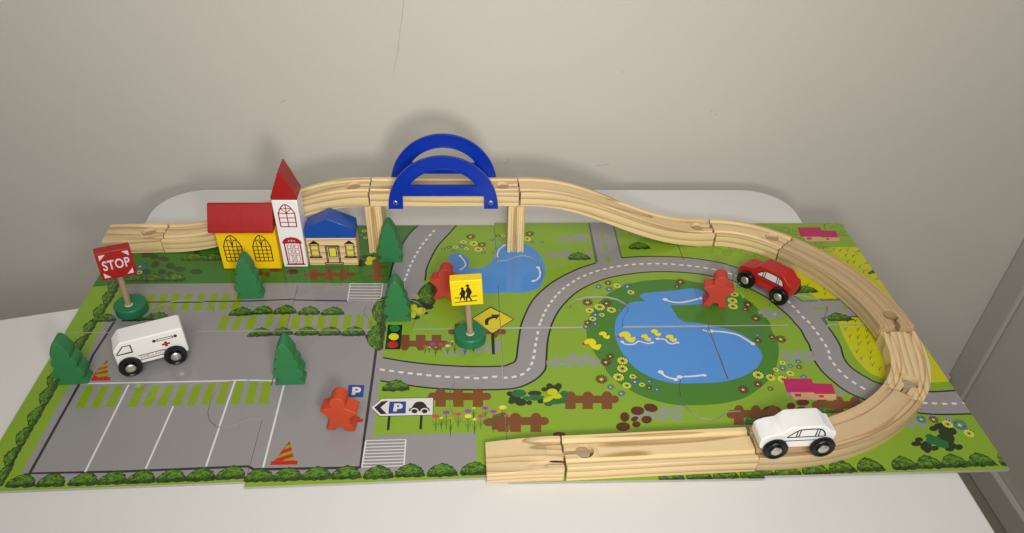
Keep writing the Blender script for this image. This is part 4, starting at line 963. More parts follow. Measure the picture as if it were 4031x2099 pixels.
('bush','b',0,[(6.14,1.11),(2.4,1.61),(0,0)]),
('bush','b',0,[(8.73,1.16),(2.41,1.62),(0,0)]),
('bush','b',0,[(11.06,1.22),(2.42,1.62),(0,0)]),
('bush','b',0,[(13.35,1.28),(2.43,1.63),(0,0)]),
('bush','b',0,[(15.79,1.34),(2.44,1.64),(0,0)]),
('bush','b',0,[(18.2,1.4),(2.45,1.64),(0,0)]),
('bush','b',0,[(20.66,1.52),(2.46,1.65),(0,0)]),
('bush','b',0,[(23.06,1.15),(2.54,1.63),(0,0)]),
('bush','b',0,[(25.39,1.17),(2.55,1.64),(0,0)]),
('bush','b',0,[(27.8,1.22),(2.57,1.64),(0,0)]),
('bush','b',0,[(30.27,1.26),(2.57,1.65),(0,0)]),
('bush','b',0,[(32.95,1.22),(2.58,1.64),(0,0)]),
('bush','b',0,[(35.59,1.34),(2.6,1.65),(0,0)]),
('bush','b',0,[(38.35,1.32),(2.61,1.66),(0,0)]),
('bush','b',0,[(41.13,1.41),(2.61,1.66),(0,0)]),
('bush','b',0,[(65.74,0.41),(2.44,1.66),(0,0)]),
('bush','b',0,[(68.15,0.41),(2.44,1.67),(0,0)]),
('bush','b',0,[(70.64,0.6),(2.46,1.68),(0,0)]),
('bush','b',0,[(73.04,0.79),(2.47,1.69),(0,0)]),
('bush','b',0,[(75.64,0.92),(2.49,1.69),(0,0)]),
('bush','b',0,[(78.83,1.03),(2.5,1.71),(0,0)]),
('bush','b',0,[(81.13,1.1),(2.51,1.71),(0,0)]),
('bush','b',0,[(83.5,1.17),(2.52,1.72),(0,0)]),
('bush','b',0,[(85.94,1.24),(2.53,1.72),(0,0)]),
('bush','b',0,[(88.1,1.25),(1.23,1.73),(0,0)]),
('bush','b',0,[(57.9,0.24),(2.3,1.28),(0,0)]),
('bush','b',0,[(60.32,0.28),(2.31,1.27),(0,0)]),
('bush','b',0,[(62.66,0.33),(2.32,1.28),(0,0)]),
('bush','b',0,[(65.01,0.35),(2.32,1.28),(0,0)]),
('bush','b',90,[(1.49,13.45),(3.04,1.37),(0,0)]),
('bush','b',90,[(1.69,11.18),(2.9,1.34),(0,0)]),
('bush','b',90,[(1.69,8.53),(2.74,1.3),(0,0)]),
('bush','b',90,[(1.68,6.15),(2.6,1.26),(0,0)]),
('bush','b',90,[(1.69,3.84),(2.47,1.23),(0,0)]),
('bush','b',90,[(1.86,1.76),(2.35,1.2),(0,0)]),
('bush','b',90,[(1.99,18.33),(2.66,1.27),(0,0)]),
('bush','b',90,[(2.07,20.82),(2.66,1.31),(0,0)]),
('bush','b',90,[(2.19,23.4),(2.94,1.34),(0,0)]),
('bush','b',90,[(2.26,25.91),(3.08,1.37),(0,0)]),
('bush','b',90,[(2.16,27.97),(3.2,1.39),(0,0)]),
('bush','b',0,[(3.95,28.99),(2.45,1.47),(0,0)]),
('bush','b',0,[(5.95,29.03),(2.58,1.69),(0,0)]),
('bush','b',0,[(8.32,29.11),(2.47,1.8),(0,0)]),
('bush','b',0,[(9.27,33.03),(2.56,1.81),(0,0)]),
('bush','b',0,[(11.44,33.02),(2.31,1.81),(0,0)]),
('bush','b',0,[(3.13,22.17),(2.52,1.48),(0,0)]),
('bush','b',0,[(6.15,22.04),(2.3,1.12),(0,0)]),
('bush','b',0,[(8.41,22.38),(2.55,1.65),(0,0)]),
('bush','b',0,[(16.86,23.02),(2.48,1.62),(0,0)]),
('bush','b',0,[(18.91,19.46),(1.37,1.07),(0,0)]),
('bush','b',0,[(19.04,23.2),(2.31,1.63),(0,0)]),
('bush','b',0,[(21.39,23.25),(2.47,1.74),(0,0)]),
('bush','b',0,[(23.89,23.04),(2.32,1.63),(0,0)]),
('bush','b',0,[(26.38,22.94),(2.48,1.57),(0,0)]),
('bush','b',0,[(19.5,19.69),(2.28,1.47),(0,0)]),
('bush','b',0,[(21.63,19.74),(2.4,1.34),(0,0)]),
('bush','b',0,[(24.18,19.7),(2.5,1.49),(0,0)]),
('bush','b',0,[(26.53,19.66),(2.46,1.54),(0,0)]),
('bush','b',0,[(28.94,19.63),(2.47,1.64),(0,0)]),
('bush','b',0,[(33.75,11.65),(2.62,1.71),(0,0)]),
('bush','b',0,[(61.23,34.77),(2.65,1.71),(0,0)]),
('bush','b',0,[(53.68,32.67),(2.66,1.73),(0,0)]),
('bush','b',0,[(78.75,26.03),(2.38,1.54),(0,0)]),
('bush','b',0,[(80.62,21.09),(2.83,1.53),(0,0)]),
('bush','b',0,[(74.22,7.55),(1.74,1.02),(0,0)]),
('bush','b',0,[(66.85,6.33),(1.85,1.1),(0,0)]),
('bush','b',90,[(31.18,23.08),(4.67,1.57),(1,0)]),
('bush','b',90,[(31.19,18.82),(4.47,2.05),(1,0)]),
('bush','b',90,[(36.17,25.93),(4.24,2.04),(1,0)]),
('red_print','p',0,[(23.7,2.64),(25.97,2.67),(26,2.21),(23.72,2.21)]),
('red_print','p',0,[(24.89,4.93),(25.69,2.66),(23.95,2.66)]),
('zebra','p',0,[(24.72,4.34),(25.07,4.5),(25.17,4.22),(24.55,3.88)]),
('zebra','p',0,[(24.32,3.35),(25.3,3.79),(25.42,3.48),(24.06,2.92),(24.14,3.08)]),
('zebra','p',0,[(24.97,2.87),(25.56,3.1),(25.69,2.71),(24.68,2.65)]),
('red_print','p',0,[(5.56,15.79),(6.45,13.35),(6.71,13.35),(6.79,12.88),(5.04,12.89),(4.99,13.97)]),
('zebra','p',0,[(5.42,15.17),(5.74,15.3),(5.88,14.94),(5.28,14.6)]),
('zebra','p',0,[(5.18,14.35),(5.99,14.65),(6.09,14.33),(5.02,13.93)]),
('zebra','p',0,[(5.09,13.69),(6.22,13.98),(6.38,13.57),(5.6,13.37)]),
('red_print','p',0,[(29.22,7.46),(31.07,7.42),(31.08,6.99),(29.25,7.03)]),
('red_print','p',0,[(30.01,9.11),(30.82,7.36),(29.49,7.39)]),
('zebra','p',0,[(30.46,8.1),(30.66,7.73),(30.27,7.56),(30.06,7.87)]),
('blue_print','p',0,[(29.26,11.82),(30.71,11.77),(30.76,11.69),(30.78,10.24),(30.73,10.15),(29.4,10.21),(29.29,10.34)]),
('white','p',0,[(29.67,11.51),(30.13,11.53),(30.4,11.39),(30.5,11.2),(30.49,10.94),(30.35,10.78),(30.02,10.76),(30,10.45),(29.67,10.46)]),
('blue_print','p',0,[(29.97,11.26),(30.13,11.27),(30.19,11.15),(30.12,11.02),(29.97,11.03)]),
('ink','p',0,[(31.58,8.79),(32.52,9.96),(37.37,10.01),(37.39,7.7),(32.51,7.64)]),
('white','p',0,[(31.65,8.79),(32.55,9.9),(37.32,9.93),(37.33,7.76),(32.54,7.72)]),
('ink','p',0,[(32.56,9.57),(33.18,9.65),(32.52,8.78),(33.16,7.95),(32.6,7.94),(31.94,8.78)]),
('blue_print','p',0,[(33.28,9.52),(34.83,9.52),(34.86,7.99),(33.29,7.98)]),
('white','p',0,[(33.74,9.27),(34.19,9.29),(34.45,9.16),(34.55,8.98),(34.53,8.73),(34.38,8.58),(34.06,8.56),(34.02,8.26),(33.7,8.27)]),
('blue_print','p',0,[(34.03,9.04),(34.18,9.05),(34.24,8.93),(34.17,8.81),(34.01,8.81)]),
('ink','p',0,[(35.09,8.28),(35.17,8.56),(35.39,8.72),(35.57,9.18),(35.76,9.41),(36.08,9.49),(36.41,9.4),(36.65,9.1),(36.8,8.74),(36.98,8.61),(37.08,8.34),(37.04,8.21),(36.27,8.23),(35.95,8.23)]),
('white','e',0,[(35.66,8.27),(0.38,-0.01),(0.02,-0.39)]),
('ink','e',0,[(35.66,8.25),(0.28,0),(0.02,-0.27)]),
('white','e',0,[(36.59,8.25),(0.38,-0.01),(0.01,-0.39)]),
('ink','e',0,[(36.59,8.23),(0.27,0),(0.01,-0.27)]),
('ink','p',0,[(33.28,7.65),(33.52,7.65),(33.53,5.95),(33.29,5.95)]),
('ink','p',0,[(36.2,7.69),(36.44,7.69),(36.43,6.01),(36.19,6.02)]),
('sign_dark','p',0,[(43.09,23.52),(45.54,21.21),(43.14,18.98),(40.99,21.47)]),
('sign_yellow','p',0,[(43.09,23.31),(45.39,21.2),(43.14,19.14),(41.12,21.46)]),
('sign_dark','p',0,[(42.41,20.42),(42.41,21.13),(42.57,21.48),(42.94,21.73),(43.2,21.89),(43.04,22.13),(44.07,22.12),(43.63,21.3),(43.52,21.54),(43.17,21.44),(42.88,21.25),(42.79,20.88),(42.78,20.41)]),
('sign_dark','p',0,[(43.01,19.13),(43.36,19.18),(43.31,15.87),(43.01,15.87)]),
('sign_dark','p',0,[(32.33,20.65),(33.83,20.63),(33.83,16.79),(32.3,16.81)]),
('light_green','e',0,[(33.05,20.08),(0.53,-0.01),(0.04,-0.55)]),
('yellow_print','e',0,[(33.05,18.74),(0.52,0),(0.04,-0.53)]),
('red_print','e',0,[(33.04,17.54),(0.52,0),(0.04,-0.52)]),
]

# ------------------------------------------------------------------ mesh helpers (centimetres in, metres out)
def tag(o, label=None, cat=None, group=None, kind=None):
    if label: o['label'] = label
    if cat: o['category'] = cat
    if group: o['group'] = group
    if kind: o['kind'] = kind
    return o
def thing(name, label, cat, loc=(0, 0, 0), rot=(0, 0, 0), group=None):
    o = bpy.data.objects.new(name, None); C.objects.link(o); o.empty_display_size = .01
    o.location = [v / 100 for v in loc]; o.rotation_euler = rot
    return tag(o, label, cat, group)
def mk(name, verts, faces, m, parent=None, off=(0, 0, 0), fm=None, smooth=None, bevel=0, seg=2, grain=None, blim=35):
    me = bpy.data.meshes.new(name)
    me.from_pydata([((v[0] - off[0]) / 100, (v[1] - off[1]) / 100, (v[2] - off[2]) / 100) for v in verts], [], faces)
    ms = m if isinstance(m, (list, tuple)) else [m]
    for q in ms: me.materials.append(q)
    if fm is not None: me.polygons.foreach_set('material_index', fm)
    if grain is not None:
        a = me.attributes.new('grain', 'FLOAT_VECTOR', 'POINT'); a.data.foreach_set('vector', np.array(grain, dtype=np.float32).ravel())
    me.validate(); me.update()
    o = bpy.data.objects.new(name, me); C.objects.link(o)
    if parent: o.parent = parent
    bm = bmesh.new(); bm.from_mesh(me); bmesh.ops.recalc_face_normals(bm, faces=bm.faces) if fm is None else None; bm.to_mesh(me); bm.free()
    if smooth:
        me.shade_smooth(); me.set_sharp_from_angle(angle=math.radians(smooth))
    if bevel:
        b = o.modifiers.new('bevel', 'BEVEL'); b.width = bevel / 100; b.segments = seg; b.limit_method = 'ANGLE'; b.angle_limit = math.radians(blim); b.harden_normals = False
        me.shade_smooth(); me.set_sharp_from_angle(angle=math.radians(40))
    return o
def tri2d(outer, holes=()):
    """triangulate a polygon with holes -> (verts, tris, loops as index lists)"""
    V = []; loops = []
    for L in [outer] + list(holes):
        loops.append(list(range(len(V), len(V) + len(L)))); V += L
    E = [(l[i], l[(i + 1) % len(l)]) for l in loops for i in range(len(l))]
    r = geometry.delaunay_2d_cdt([Vector(v) for v in V], E, [loops[0]], 1, 1e-6, True)
    vo, fo = r[0], r[2]
    def inside(pt, P):
        c = False; n = len(P)
        for i in range(n):
            (x1, y1), (x2, y2) = P[i], P[i - 1]
            if (y1 > pt[1]) != (y2 > pt[1]) and pt[0] < (x2 - x1) * (pt[1] - y1) / (y2 - y1) + x1: c = not c
        return c
    T = []
    for f in fo:
        c = sum((vo[i] for i in f), Vector((0, 0))) / len(f)
        if inside(c, outer) and not any(inside(c, h) for h in holes): T.append(list(f))
    # face index refers to output verts; map loops
    mp = {}
    for i, src in enumerate(r[3]):
        for s_ in src: mp[s_] = i
    return [(v.x, v.y) for v in vo], T, [[mp[i] for i in l] for l in loops]
def prism(name, outer, m, parent, a, b, axis='y', holes=(), bevel=.05, off=(0, 0, 0), smooth=None, seg=2, grain=None):
    """outline (x, z) swept along y from a to b  (axis y), or outline (x, y) swept along z (axis z)"""
    v, t, loops = tri2d(list(outer), holes)
    n = len(v)
    f3 = (lambda p, q: (p[0], q, p[1])) if axis == 'y' else (lambda p, q: (p[0], p[1], q)) if axis == 'z' else (lambda p, q: (q, p[0], p[1]))
    V = [f3(p, a) for p in v] + [f3(p, b) for p in v]
    if holes:
        F = [list(q) for q in t] + [[i + n for i in reversed(q)] for q in t]
    else:
        F = [loops[0], [i + n for i in reversed(loops[0])]]
    for l in loops:
        for i in range(len(l)):
            p, q = l[i], l[(i + 1) % len(l)]
            F.append([p, q, q + n, p + n])
    g = None
    if grain: g = [grain(w) for w in V]
    return mk(name, V, F, m, parent, off, bevel=bevel, seg=seg, smooth=smooth, grain=g)
def box(name, x0, x1, y0, y1, z0, z1, m, parent=None, bevel=.04, off=(0, 0, 0), grain=None):
    V = [(x, y, z) for z in (z0, z1) for y in (y0, y1) for x in (x0, x1)]
    F = [(0, 2, 3, 1), (4, 5, 7, 6), (0, 1, 5, 4), (1, 3, 7, 5), (3, 2, 6, 7), (2, 0, 4, 6)]
    return mk(name, V, F, m, parent, off, bevel=bevel, grain=[grain(w) for w in V] if grain else None)
def lathe(name, prof, m, parent, axis='z', n=40, centre=(0, 0, 0), smooth=40, grain=None, R=None):
    V = []; F = []
    for k in range(n):
        a = 2 * math.pi * k / n
        for r, h in prof:
            q = (r * math.cos(a), r * math.sin(a), h) if axis == 'z' else (r * math.cos(a), h, r * math.sin(a))
            if R: q = tuple(R @ Vector(q))
            V.append(tuple(q[i] + centre[i] for i in range(3)))
    L = len(prof)
    for k in range(n):
        for i in range(L - 1):
            a, b = k * L + i, ((k + 1) % n) * L + i
            F.append((a, b, b + 1, a + 1))
    F.append([k * L for k in range(n)]); F.append([k * L + L - 1 for k in range(n)][::-1])
    return mk(name, V, F, m, parent, smooth=smooth, grain=[grain(w) for w in V] if grain else None)
def smoothed(P, k=4, closed=True):
    out = []; n = len(P)
    for i in range(n if closed else n - 1):
        p0, p1, p2, p3 = [P[(i + j) % n] if closed else P[min(max(i + j, 0), n - 1)] for j in (-1, 0, 1, 2)]
        for s in range(k):
            t = s / k
            out.append(tuple(.5 * (2 * p1[d] + (p2[d] - p0[d]) * t + (2 * p0[d] - 5 * p1[d] + 4 * p2[d] - p3[d]) * t * t + (3 * p1[d] - p0[d] - 3 * p2[d] + p3[d]) * t ** 3) for d in (0, 1)))
    if not closed: out.append(tuple(P[-1]))
    return out
def strip(P, w):
    """outline of a line of width w along the open path P"""
    n = len(P); Lf = []; Rt = []
    for i in range(n):
        a = Vector(P[max(i - 1, 0)]); b = Vector(P[min(i + 1, n - 1)]); c = Vector(P[i])
        t = (b - a); t = t.normalized() if t.length > 0 else Vector((1, 0)); k = 1.0
        if 0 < i < n - 1:
            u = (c - a).normalized(); k = 1 / max(.5, abs(u.dot(t)))
        nrm = Vector((-t.y, t.x)) * (w / 2 * k); Lf.append(tuple(c + nrm)); Rt.append(tuple(c - nrm))
    return Lf + Rt[::-1]
def circle(cx, cy, r, n=20, ry=None):
    return [(cx + r * math.cos(2 * math.pi * i / n), cy + (ry or r) * math.sin(2 * math.pi * i / n)) for i in range(n)]
def decal(name, polys, m, parent, frame, off=.012):
    """flat print: 2-D polygons laid on the plane frame = (origin, u, v, normal)"""
    o, u, v, nn = [Vector(q) for q in frame]; V = []; F = []
    for k, P in enumerate(polys):
        a, t, _ = tri2d(list(P)); b = len(V)
        V += [tuple(o + u * p[0] + v * p[1] + nn * off) for p in a]; F += [[i + b for i in q] for q in t]
    ob = mk(name, V, F, m, parent)
    return ob

# ================================================================== THE ROOM
WY, WX, FZ, TZ = 2.62 * U, 5.93 * U, -2.45 * U, -.30
def rect(name, P, m, parent=None, kind='structure'):
    o = mk(name, P, [list(range(len(P)))], m, parent)
    if kind and not parent: tag(o, kind=kind)
    return o
floor = box('floor', -130, WX + 20, -170, WY + 20, FZ - 4, FZ, FLOORM, bevel=0); tag(floor, kind='structure')
wall = box('back_wall', -130, WX, WY, WY + 8, FZ, 175, WALLM, bevel=0); tag(wall, kind='structure')
rw = box('right_wall', WX, WX + 8, -170, WY + 8, FZ, 175, WALLM, bevel=0); tag(rw, kind='structure')
box('baseboard', -130, WX - 1.3, WY - 1.2, WY, FZ, FZ + 10, TRIM, wall, bevel=.3)
box('baseboard', WX - 1.3, WX, -170, WY, FZ, FZ + 5.0, TRIM, rw, bevel=.3)
box('corner_trim', WX - 1.1, WX, WY - 5.0, WY - .02, FZ + 5.0, 175, TRIM, rw, bevel=.25)
# hair-thin crack and scuffs on the wall
def wall_mark(name, P, w, m):
    q = strip(P, w); mk(name, [(a, WY - .02, b) for a, b in q] , [list(range(len(q)))], m, wall)
SCUFF = mat('wall_scuff', (.42, .40, .36), .8)
wall_mark('wall_crack', [(33.2, 24.0), (33.15, 21.2), (32.6, 18.2), (32.3, 16.8), (31.9, 14.7)], .07, SCUFF)
wall_mark('wall_crack', [(32.3, 15.6), (31.6, 13.4), (31.2, 11.9)], .05, SCUFF)
for a in [[(16.0, 7.8), (16.8, 8.1)], [(74.3, 7.1), (74.5, 6.8)], [(75.0, 6.6), (75.4, 6.3)], [(46.0, -1.2), (46.9, -.6)], [(46.2, -.5), (46.7, -.3)], [(59.3, -1.5), (61.2, -1.2)], [(61.3, 12.1), (61.35, 12.6)]]:
    wall_mark('wall_scuff', a, .08, SCUFF)


# table ------------------------------------------------------------
def rrect(x0, x1, y0, y1, r, n=10):
    P = []
    for cx, cy, a0 in ((x1 - r, y1 - r, 0), (x0 + r, y1 - r, 90), (x0 + r, y0 + r, 180), (x1 - r, y0 + r, 270)):
        for i in range(n + 1):
            a = math.radians(a0 + 90 * i / n); P.append((cx + r * math.cos(a), cy + r * math.sin(a)))
    return P
tb = thing('table', 'large white rounded-corner table carrying the toy town puzzle mat', 'table', (42, 16, FZ))
TX0, TX1, TY0, TY1 = .055 * U, 3.80 * U, -16, 2.225 * U
prism('tabletop', rrect(TX0, TX1, TY0, TY1, 6.0), TABLEM, tb, TZ - 2.2, TZ, 'z', bevel=.25, off=(42, 16, FZ), seg=3)
for x in (TX0 + 6, TX1 - 6):
    for y in (TY0 + 6, TY1 - 6):
        lathe('leg', [(1.6, 0), (2.2, -TZ - FZ - 2.3 + TZ * 2)], TABLEM, tb, n=20, centre=(x - 42, y - 16, 0))
sd = thing('side_table', 'white table surface beyond the left edge of the mat', 'table', (-25, 0, FZ))
prism('tabletop', [(TX0 - .4, 1.12 * U), (-.345 * U, 1.023 * U), (-3.0 * U, .37 * U), (-3.0 * U, -16), (TX0 - .4, -16)], TABLEM, sd, TZ - 2.2, TZ - .02, 'z', bevel=.15, off=(-25, 0, FZ))
for x, y in ((-60, -11), (-60, 4), (-4, -11), (-4, 18)):
    box('leg', x - 1.5, x + 1.5, y - 1.5, y + 1.5, FZ, TZ - 2.25, TABLEM, sd, off=(-25, 0, FZ))

# ================================================================== THE PRINTED PUZZLE MAT
D = .902147
KN = [(-.097, 0), (-.099, .03), (-.104, .06), (-.122, .088), (-.139, .115), (-.145, .145), (-.132, .18), (-.10, .212), (-.055, .23), (0, .235)]
KN = KN + [(-a, b) for a, b in KN[-2::-1]]
def joint(axis, i, j):
    """list of points of one joint in mat units, knob included"""
    if axis == 'v':     # vertical joint at x = i, row j
        y0, y1 = j * D, (j + 1) * D; cy = .443 if j == 0 else 1.35; s = -1 if j == 0 else 1
        return [(i, y0)] + [(i + s * n, cy + t) for t, n in KN] + [(i, y1)]
    return [(i, D)] + [(i + .49 + t, D + n) for t, n in KN] + [(i + 1, D)]
FRONT = [(0, .024), (-.003, .021), (-.005, -.013), (-.003, .004)]; BACK = [(0, 0), (-.006, -.008), (.008, .006), (.002, 0)]
def piece(i, j):
    P = []
    if j == 0: P += [(i, FRONT[i][0]), (i + 1, FRONT[i][1])]
    else: P += joint('h', i, 0)
    P += (joint('v', i + 1, j) if i < 3 else [(4, j * D), (4, (j + 1) * D)])[1:]
    if j == 1: P[-1] = (i + 1, 2 * D + BACK[i][1])
    P += [(i, 2 * D + BACK[i][0])] if j == 1 else joint('h', i, 0)[::-1][1:]
    P += (joint('v', i, j)[::-1][1:-1] if i > 0 else [])
    return [(a * U, b * U) for a, b in P]
V2 = []; F2 = []; ID = []
def add(P, ident):
    b = len(V2); V2.extend(P); F2.append(list(range(b, b + len(P)))); ID.append(ident)
for j in (0, 1):
    for i in range(4): add(piece(i, j), ('piece', i + 4 * j))
for j in (0, 1):
    for i in (1, 2, 3): add(strip([(a * U, b * U) for a, b in joint('v', i, j)], .06), ('gap', 0))
for i in range(4): add(strip([(a * U, b * U) for a, b in joint('h', i, 0)], .06), ('gap', 0))
rb = random.Random(3)
def add_bush(c, w, h, ang, k):
    hedge = k == 0
    a = math.radians(ang); ca, sa = math.cos(a), math.sin(a)
    def T(x, y): x *= w; y *= h; return (c[0] + (x * ca - y * sa), c[1] + (x * sa + y * ca))
    if ang: w, h = max(w, .01), h
    base = [(-.5, -.28), (-.47, -.08), (-.40, .10), (-.33, .20), (-.24, .33), (-.12, .40), (0, .50), (.08, .42), (.17, .40), (.25, .27), (.35, .20), (.40, .05), (.47, -.08), (.49, -.25), (.52, -.38), (.38, -.42), (.22, -.47), (.08, -.42), (-.08, -.48), (-.22, -.44), (-.38, -.46), (-.47, -.40)]
    O = []
    for q in smoothed([T(x + rb.uniform(-.015, .015), y + rb.uniform(-.02, .02)) for x, y in base], 3):
        d = Vector(q) - Vector(c); O.append(tuple(Vector(c) + d * rb.uniform(.965, 1.03)))
    add(O, 'hedge_base')
    for cx, cy, rx, ry in ((-.02, .16, .30, .22), (-.32, -.10, .13, .17), (.24, -.02, .17, .18), (-.05, -.14, .18, .12)):
        P = [T(cx + rx * math.cos(t) * rb.uniform(.82, 1.08), cy + ry * math.sin(t) * rb.uniform(.82, 1.08)) for t in [i * math.pi / 6 for i in range(12)]]
        add(P, 'hedge_mid')
    for cx, cy, l, sl in ((-.12, .27, .18, .25), (.05, .14, .22, -.1), (-.36, 0, .10, .2), (.22, .06, .14, -.3), (-.08, -.06, .16, .1)):
        P = [T(cx + l * (t - .5), cy + sl * l * (t - .5) * 2 + .05 * math.sin(t * 9)) for t in (0, .25, .5, .75, 1)]
        s = strip(P, max(.05, .045 * abs(h) if not ang else .07)); add(s, 'hedge_light')
def add_flower(c, r, t):
    pc, cc = dict(y=('petal_yellow', 'maroon'), m=('maroon', 'petal_yellow'), b=('petal_blue', 'petal_yellow'))[t]
    n = 14 if r > .6 else 11
    def petals(cx, cy, r1, name, ph, wd_):
        for k in range(n):
            a = 2 * math.pi * (k + ph) / n; s = math.sin(2 * math.pi / n * wd_ * .5) 
            d = (math.cos(a), math.sin(a)); e = (-d[1], d[0])
            add([(cx + d[0] * r1 * .25, cy + d[1] * r1 * .25), (cx + d[0] * r1 * .8 + e[0] * r1 * s, cy + d[1] * r1 * .8 + e[1] * r1 * s), (cx + d[0] * r1, cy + d[1] * r1), (cx + d[0] * r1 * .8 - e[0] * r1 * s, cy + d[1] * r1 * .8 - e[1] * r1 * s)], name)
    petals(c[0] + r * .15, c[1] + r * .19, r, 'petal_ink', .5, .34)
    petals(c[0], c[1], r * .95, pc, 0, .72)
    add(circle(c[0], c[1], r * .22, 8), cc)
def add_wild(c, r, t):
    pc = dict(wy='lemon', wv='lilac', wp='rose', wo='amber')[t]
    P = []
    for k in range(16):
        a = 2 * math.pi * k / 16; q = r * (1 if k % 2 == 0 else .62); P.append((c[0] + q * math.cos(a), c[1] + q * .75 * math.sin(a)))
    add(P, pc)
    if r > .5: add(circle(c[0], c[1], r * .22, 7), 'lemon' if pc != 'lemon' else 'amber')
for m, k, w, P in ART:
    if k == 'p': add(P, m)
    elif k == 's': add(smoothed(P, 4), m)
    elif k == 'L': add(strip(smoothed(P, 4, False), w), m)
    elif k == 'l': add(strip(P, w), m)
    elif k == 'e': add([(P[0][0] + P[1][0] * math.cos(t) + P[2][0] * math.sin(t), P[0][1] + P[1][1] * math.cos(t) + P[2][1] * math.sin(t)) for t in [i * math.pi / 10 for i in range(20)]], m)
    elif k == 'r':
        E_ = [(P[0][0] + P[1][0] * math.cos(t) * rb.uniform(.93, 1.05), P[0][1] + P[2][1] * math.sin(t) * rb.uniform(.93, 1.05)) for t in [i * math.pi / 7 for i in range(14)]]
        add(strip(E_[:13], w), 'ring'); add(strip([(P[0][0] - P[1][0] * .4, P[0][1]), (P[0][0], P[0][1] + abs(P[2][1]) * .45), (P[0][0] + P[1][0] * .45, P[0][1] - .1)], w * .8), 'ring')
    elif k == 'b': add_bush(P[0], abs(P[1][0]), abs(P[1][1]), w, P[2][0])
    elif k == 'f': add_flower(P[0], w, m)
    elif k == 'w': add_wild(P[0], w, m)
order = list(PR)
LIFT = [0, .05, .02, .10, .07, .09, .20, .19]
per = {}
BB = [(min(V2[i][0] for i in f), max(V2[i][0] for i in f), min(V2[i][1] for i in f), max(V2[i][1] for i in f)) for f in F2]
for k in range(8):          # one triangulation per piece, with only the shapes that reach it
    pb = BB[k]; vv = []; ee = []; ids_ = []; polys_ = []
    for f, bb, idn in zip(F2, BB, ID):
        if bb[1] < pb[0] or bb[0] > pb[1] or bb[3] < pb[2] or bb[2] > pb[3]: continue
        if isinstance(idn, tuple) and idn[0] == 'piece' and idn[1] != k: continue
        b0 = len(vv); P = [V2[i] for i in f]; vv += P; n_ = len(P); ee += [(b0 + i, b0 + (i + 1) % n_) for i in range(n_)]; ids_.append(idn); polys_.append(np.array(P))
    res = geometry.delaunay_2d_cdt([Vector(v) for v in vv], ee, [], 0, 1e-4, False)
    vo_ = np.array([(v.x, v.y) for v in res[0]]); tr_ = np.array([list(f) for f in res[2]]); cen = vo_[tr_].mean(axis=1)
    o_ = np.argsort(cen[:, 0]); cx_ = cen[o_, 0]; layer = np.full(len(tr_), -3)
    for P, idn in zip(polys_, ids_):       # paint the shapes in order; winding number of each triangle's middle
        lo, hi = np.searchsorted(cx_, [P[:, 0].min(), P[:, 0].max()]); c_ = o_[lo:hi]
        c_ = c_[(cen[c_, 1] > P[:, 1].min()) & (cen[c_, 1] < P[:, 1].max())]
        if not len(c_): continue
        q = cen[c_]; A_ = P; B_ = np.roll(P, -1, axis=0); wn = np.zeros(len(c_), int)
        for (x1, y1), (x2, y2) in zip(A_, B_):
            s_ = (x2 - x1) * (q[:, 1] - y1) - (q[:, 0] - x1) * (y2 - y1)
            wn += ((y1 <= q[:, 1]) & (y2 > q[:, 1]) & (s_ > 0)).astype(int) - ((y1 > q[:, 1]) & (y2 <= q[:, 1]) & (s_ < 0)).astype(int)
        hit = c_[wn != 0]
        if idn == ('piece', k): layer[hit] = order.index('green_light')
        elif idn == ('gap', 0): layer[hit] = -9
        else: layer[hit[layer[hit] >= 0]] = order.index(idn)
    ok_ = layer >= 0
    per[k] = (res[0], tr_[ok_].tolist(), layer[ok_].tolist())
WHERE = ['parking bay lines and hedges at the front left corner', 'parking arrow sign and striped steps in the front row', 'front half of the duck pond and its ducks',
         'pink-roofed house and road bend at the front right corner', 'green lawn under the stop sign at the back left corner', 'half the small pond under the bridge',
         'side road and the back of the duck pond', 'yellow crop rows and pink house at the back right corner']
for k in range(8):
    vo, F, M = per[k]; used = sorted({i for f in F for i in f}); mp = {a: n for n, a in enumerate(used)}
    cx, cy = ((k % 4) + .5) * U, ((k // 4) + .5) * D * U; zt = LIFT[k]; th = .27
    n = len(used); V = [(vo[a].x, vo[a].y, zt) for a in used] + [(vo[a].x, vo[a].y, zt - th) for a in used]
    T = [[mp[i] for i in f] for f in F]; cnt = {}
    for q in T:
        for i in range(3):
            e = (q[i], q[(i + 1) % 3]); cnt[tuple(sorted(e))] = cnt.get(tuple(sorted(e)), []) + [e]
    base = len(T); T2 = []; M2 = []
    slots = sorted(set(M)); sm = {s: i for i, s in enumerate(slots)}
    for q in T: T2.append([i + n for i in q][::-1]); M2.append(len(slots))
    for e, l in cnt.items():
        if len(l) == 1: a, b = l[0]; T2.append([b, a, a + n, b + n]); M2.append(len(slots))
    # a bright bevelled rim is what the cut cardboard shows; keep it as its own material slot
    o = mk('puzzle_piece', V, T + T2, [PR[order[s]] for s in slots] + [CARD], None, (cx, cy, 0), fm=[sm[i] for i in M] + M2)
    o.location = (cx / 100, cy / 100, 0)
    tag(o, 'mat piece with the ' + WHERE[k], 'puzzle piece', 'interlocking puzzle mat pieces')

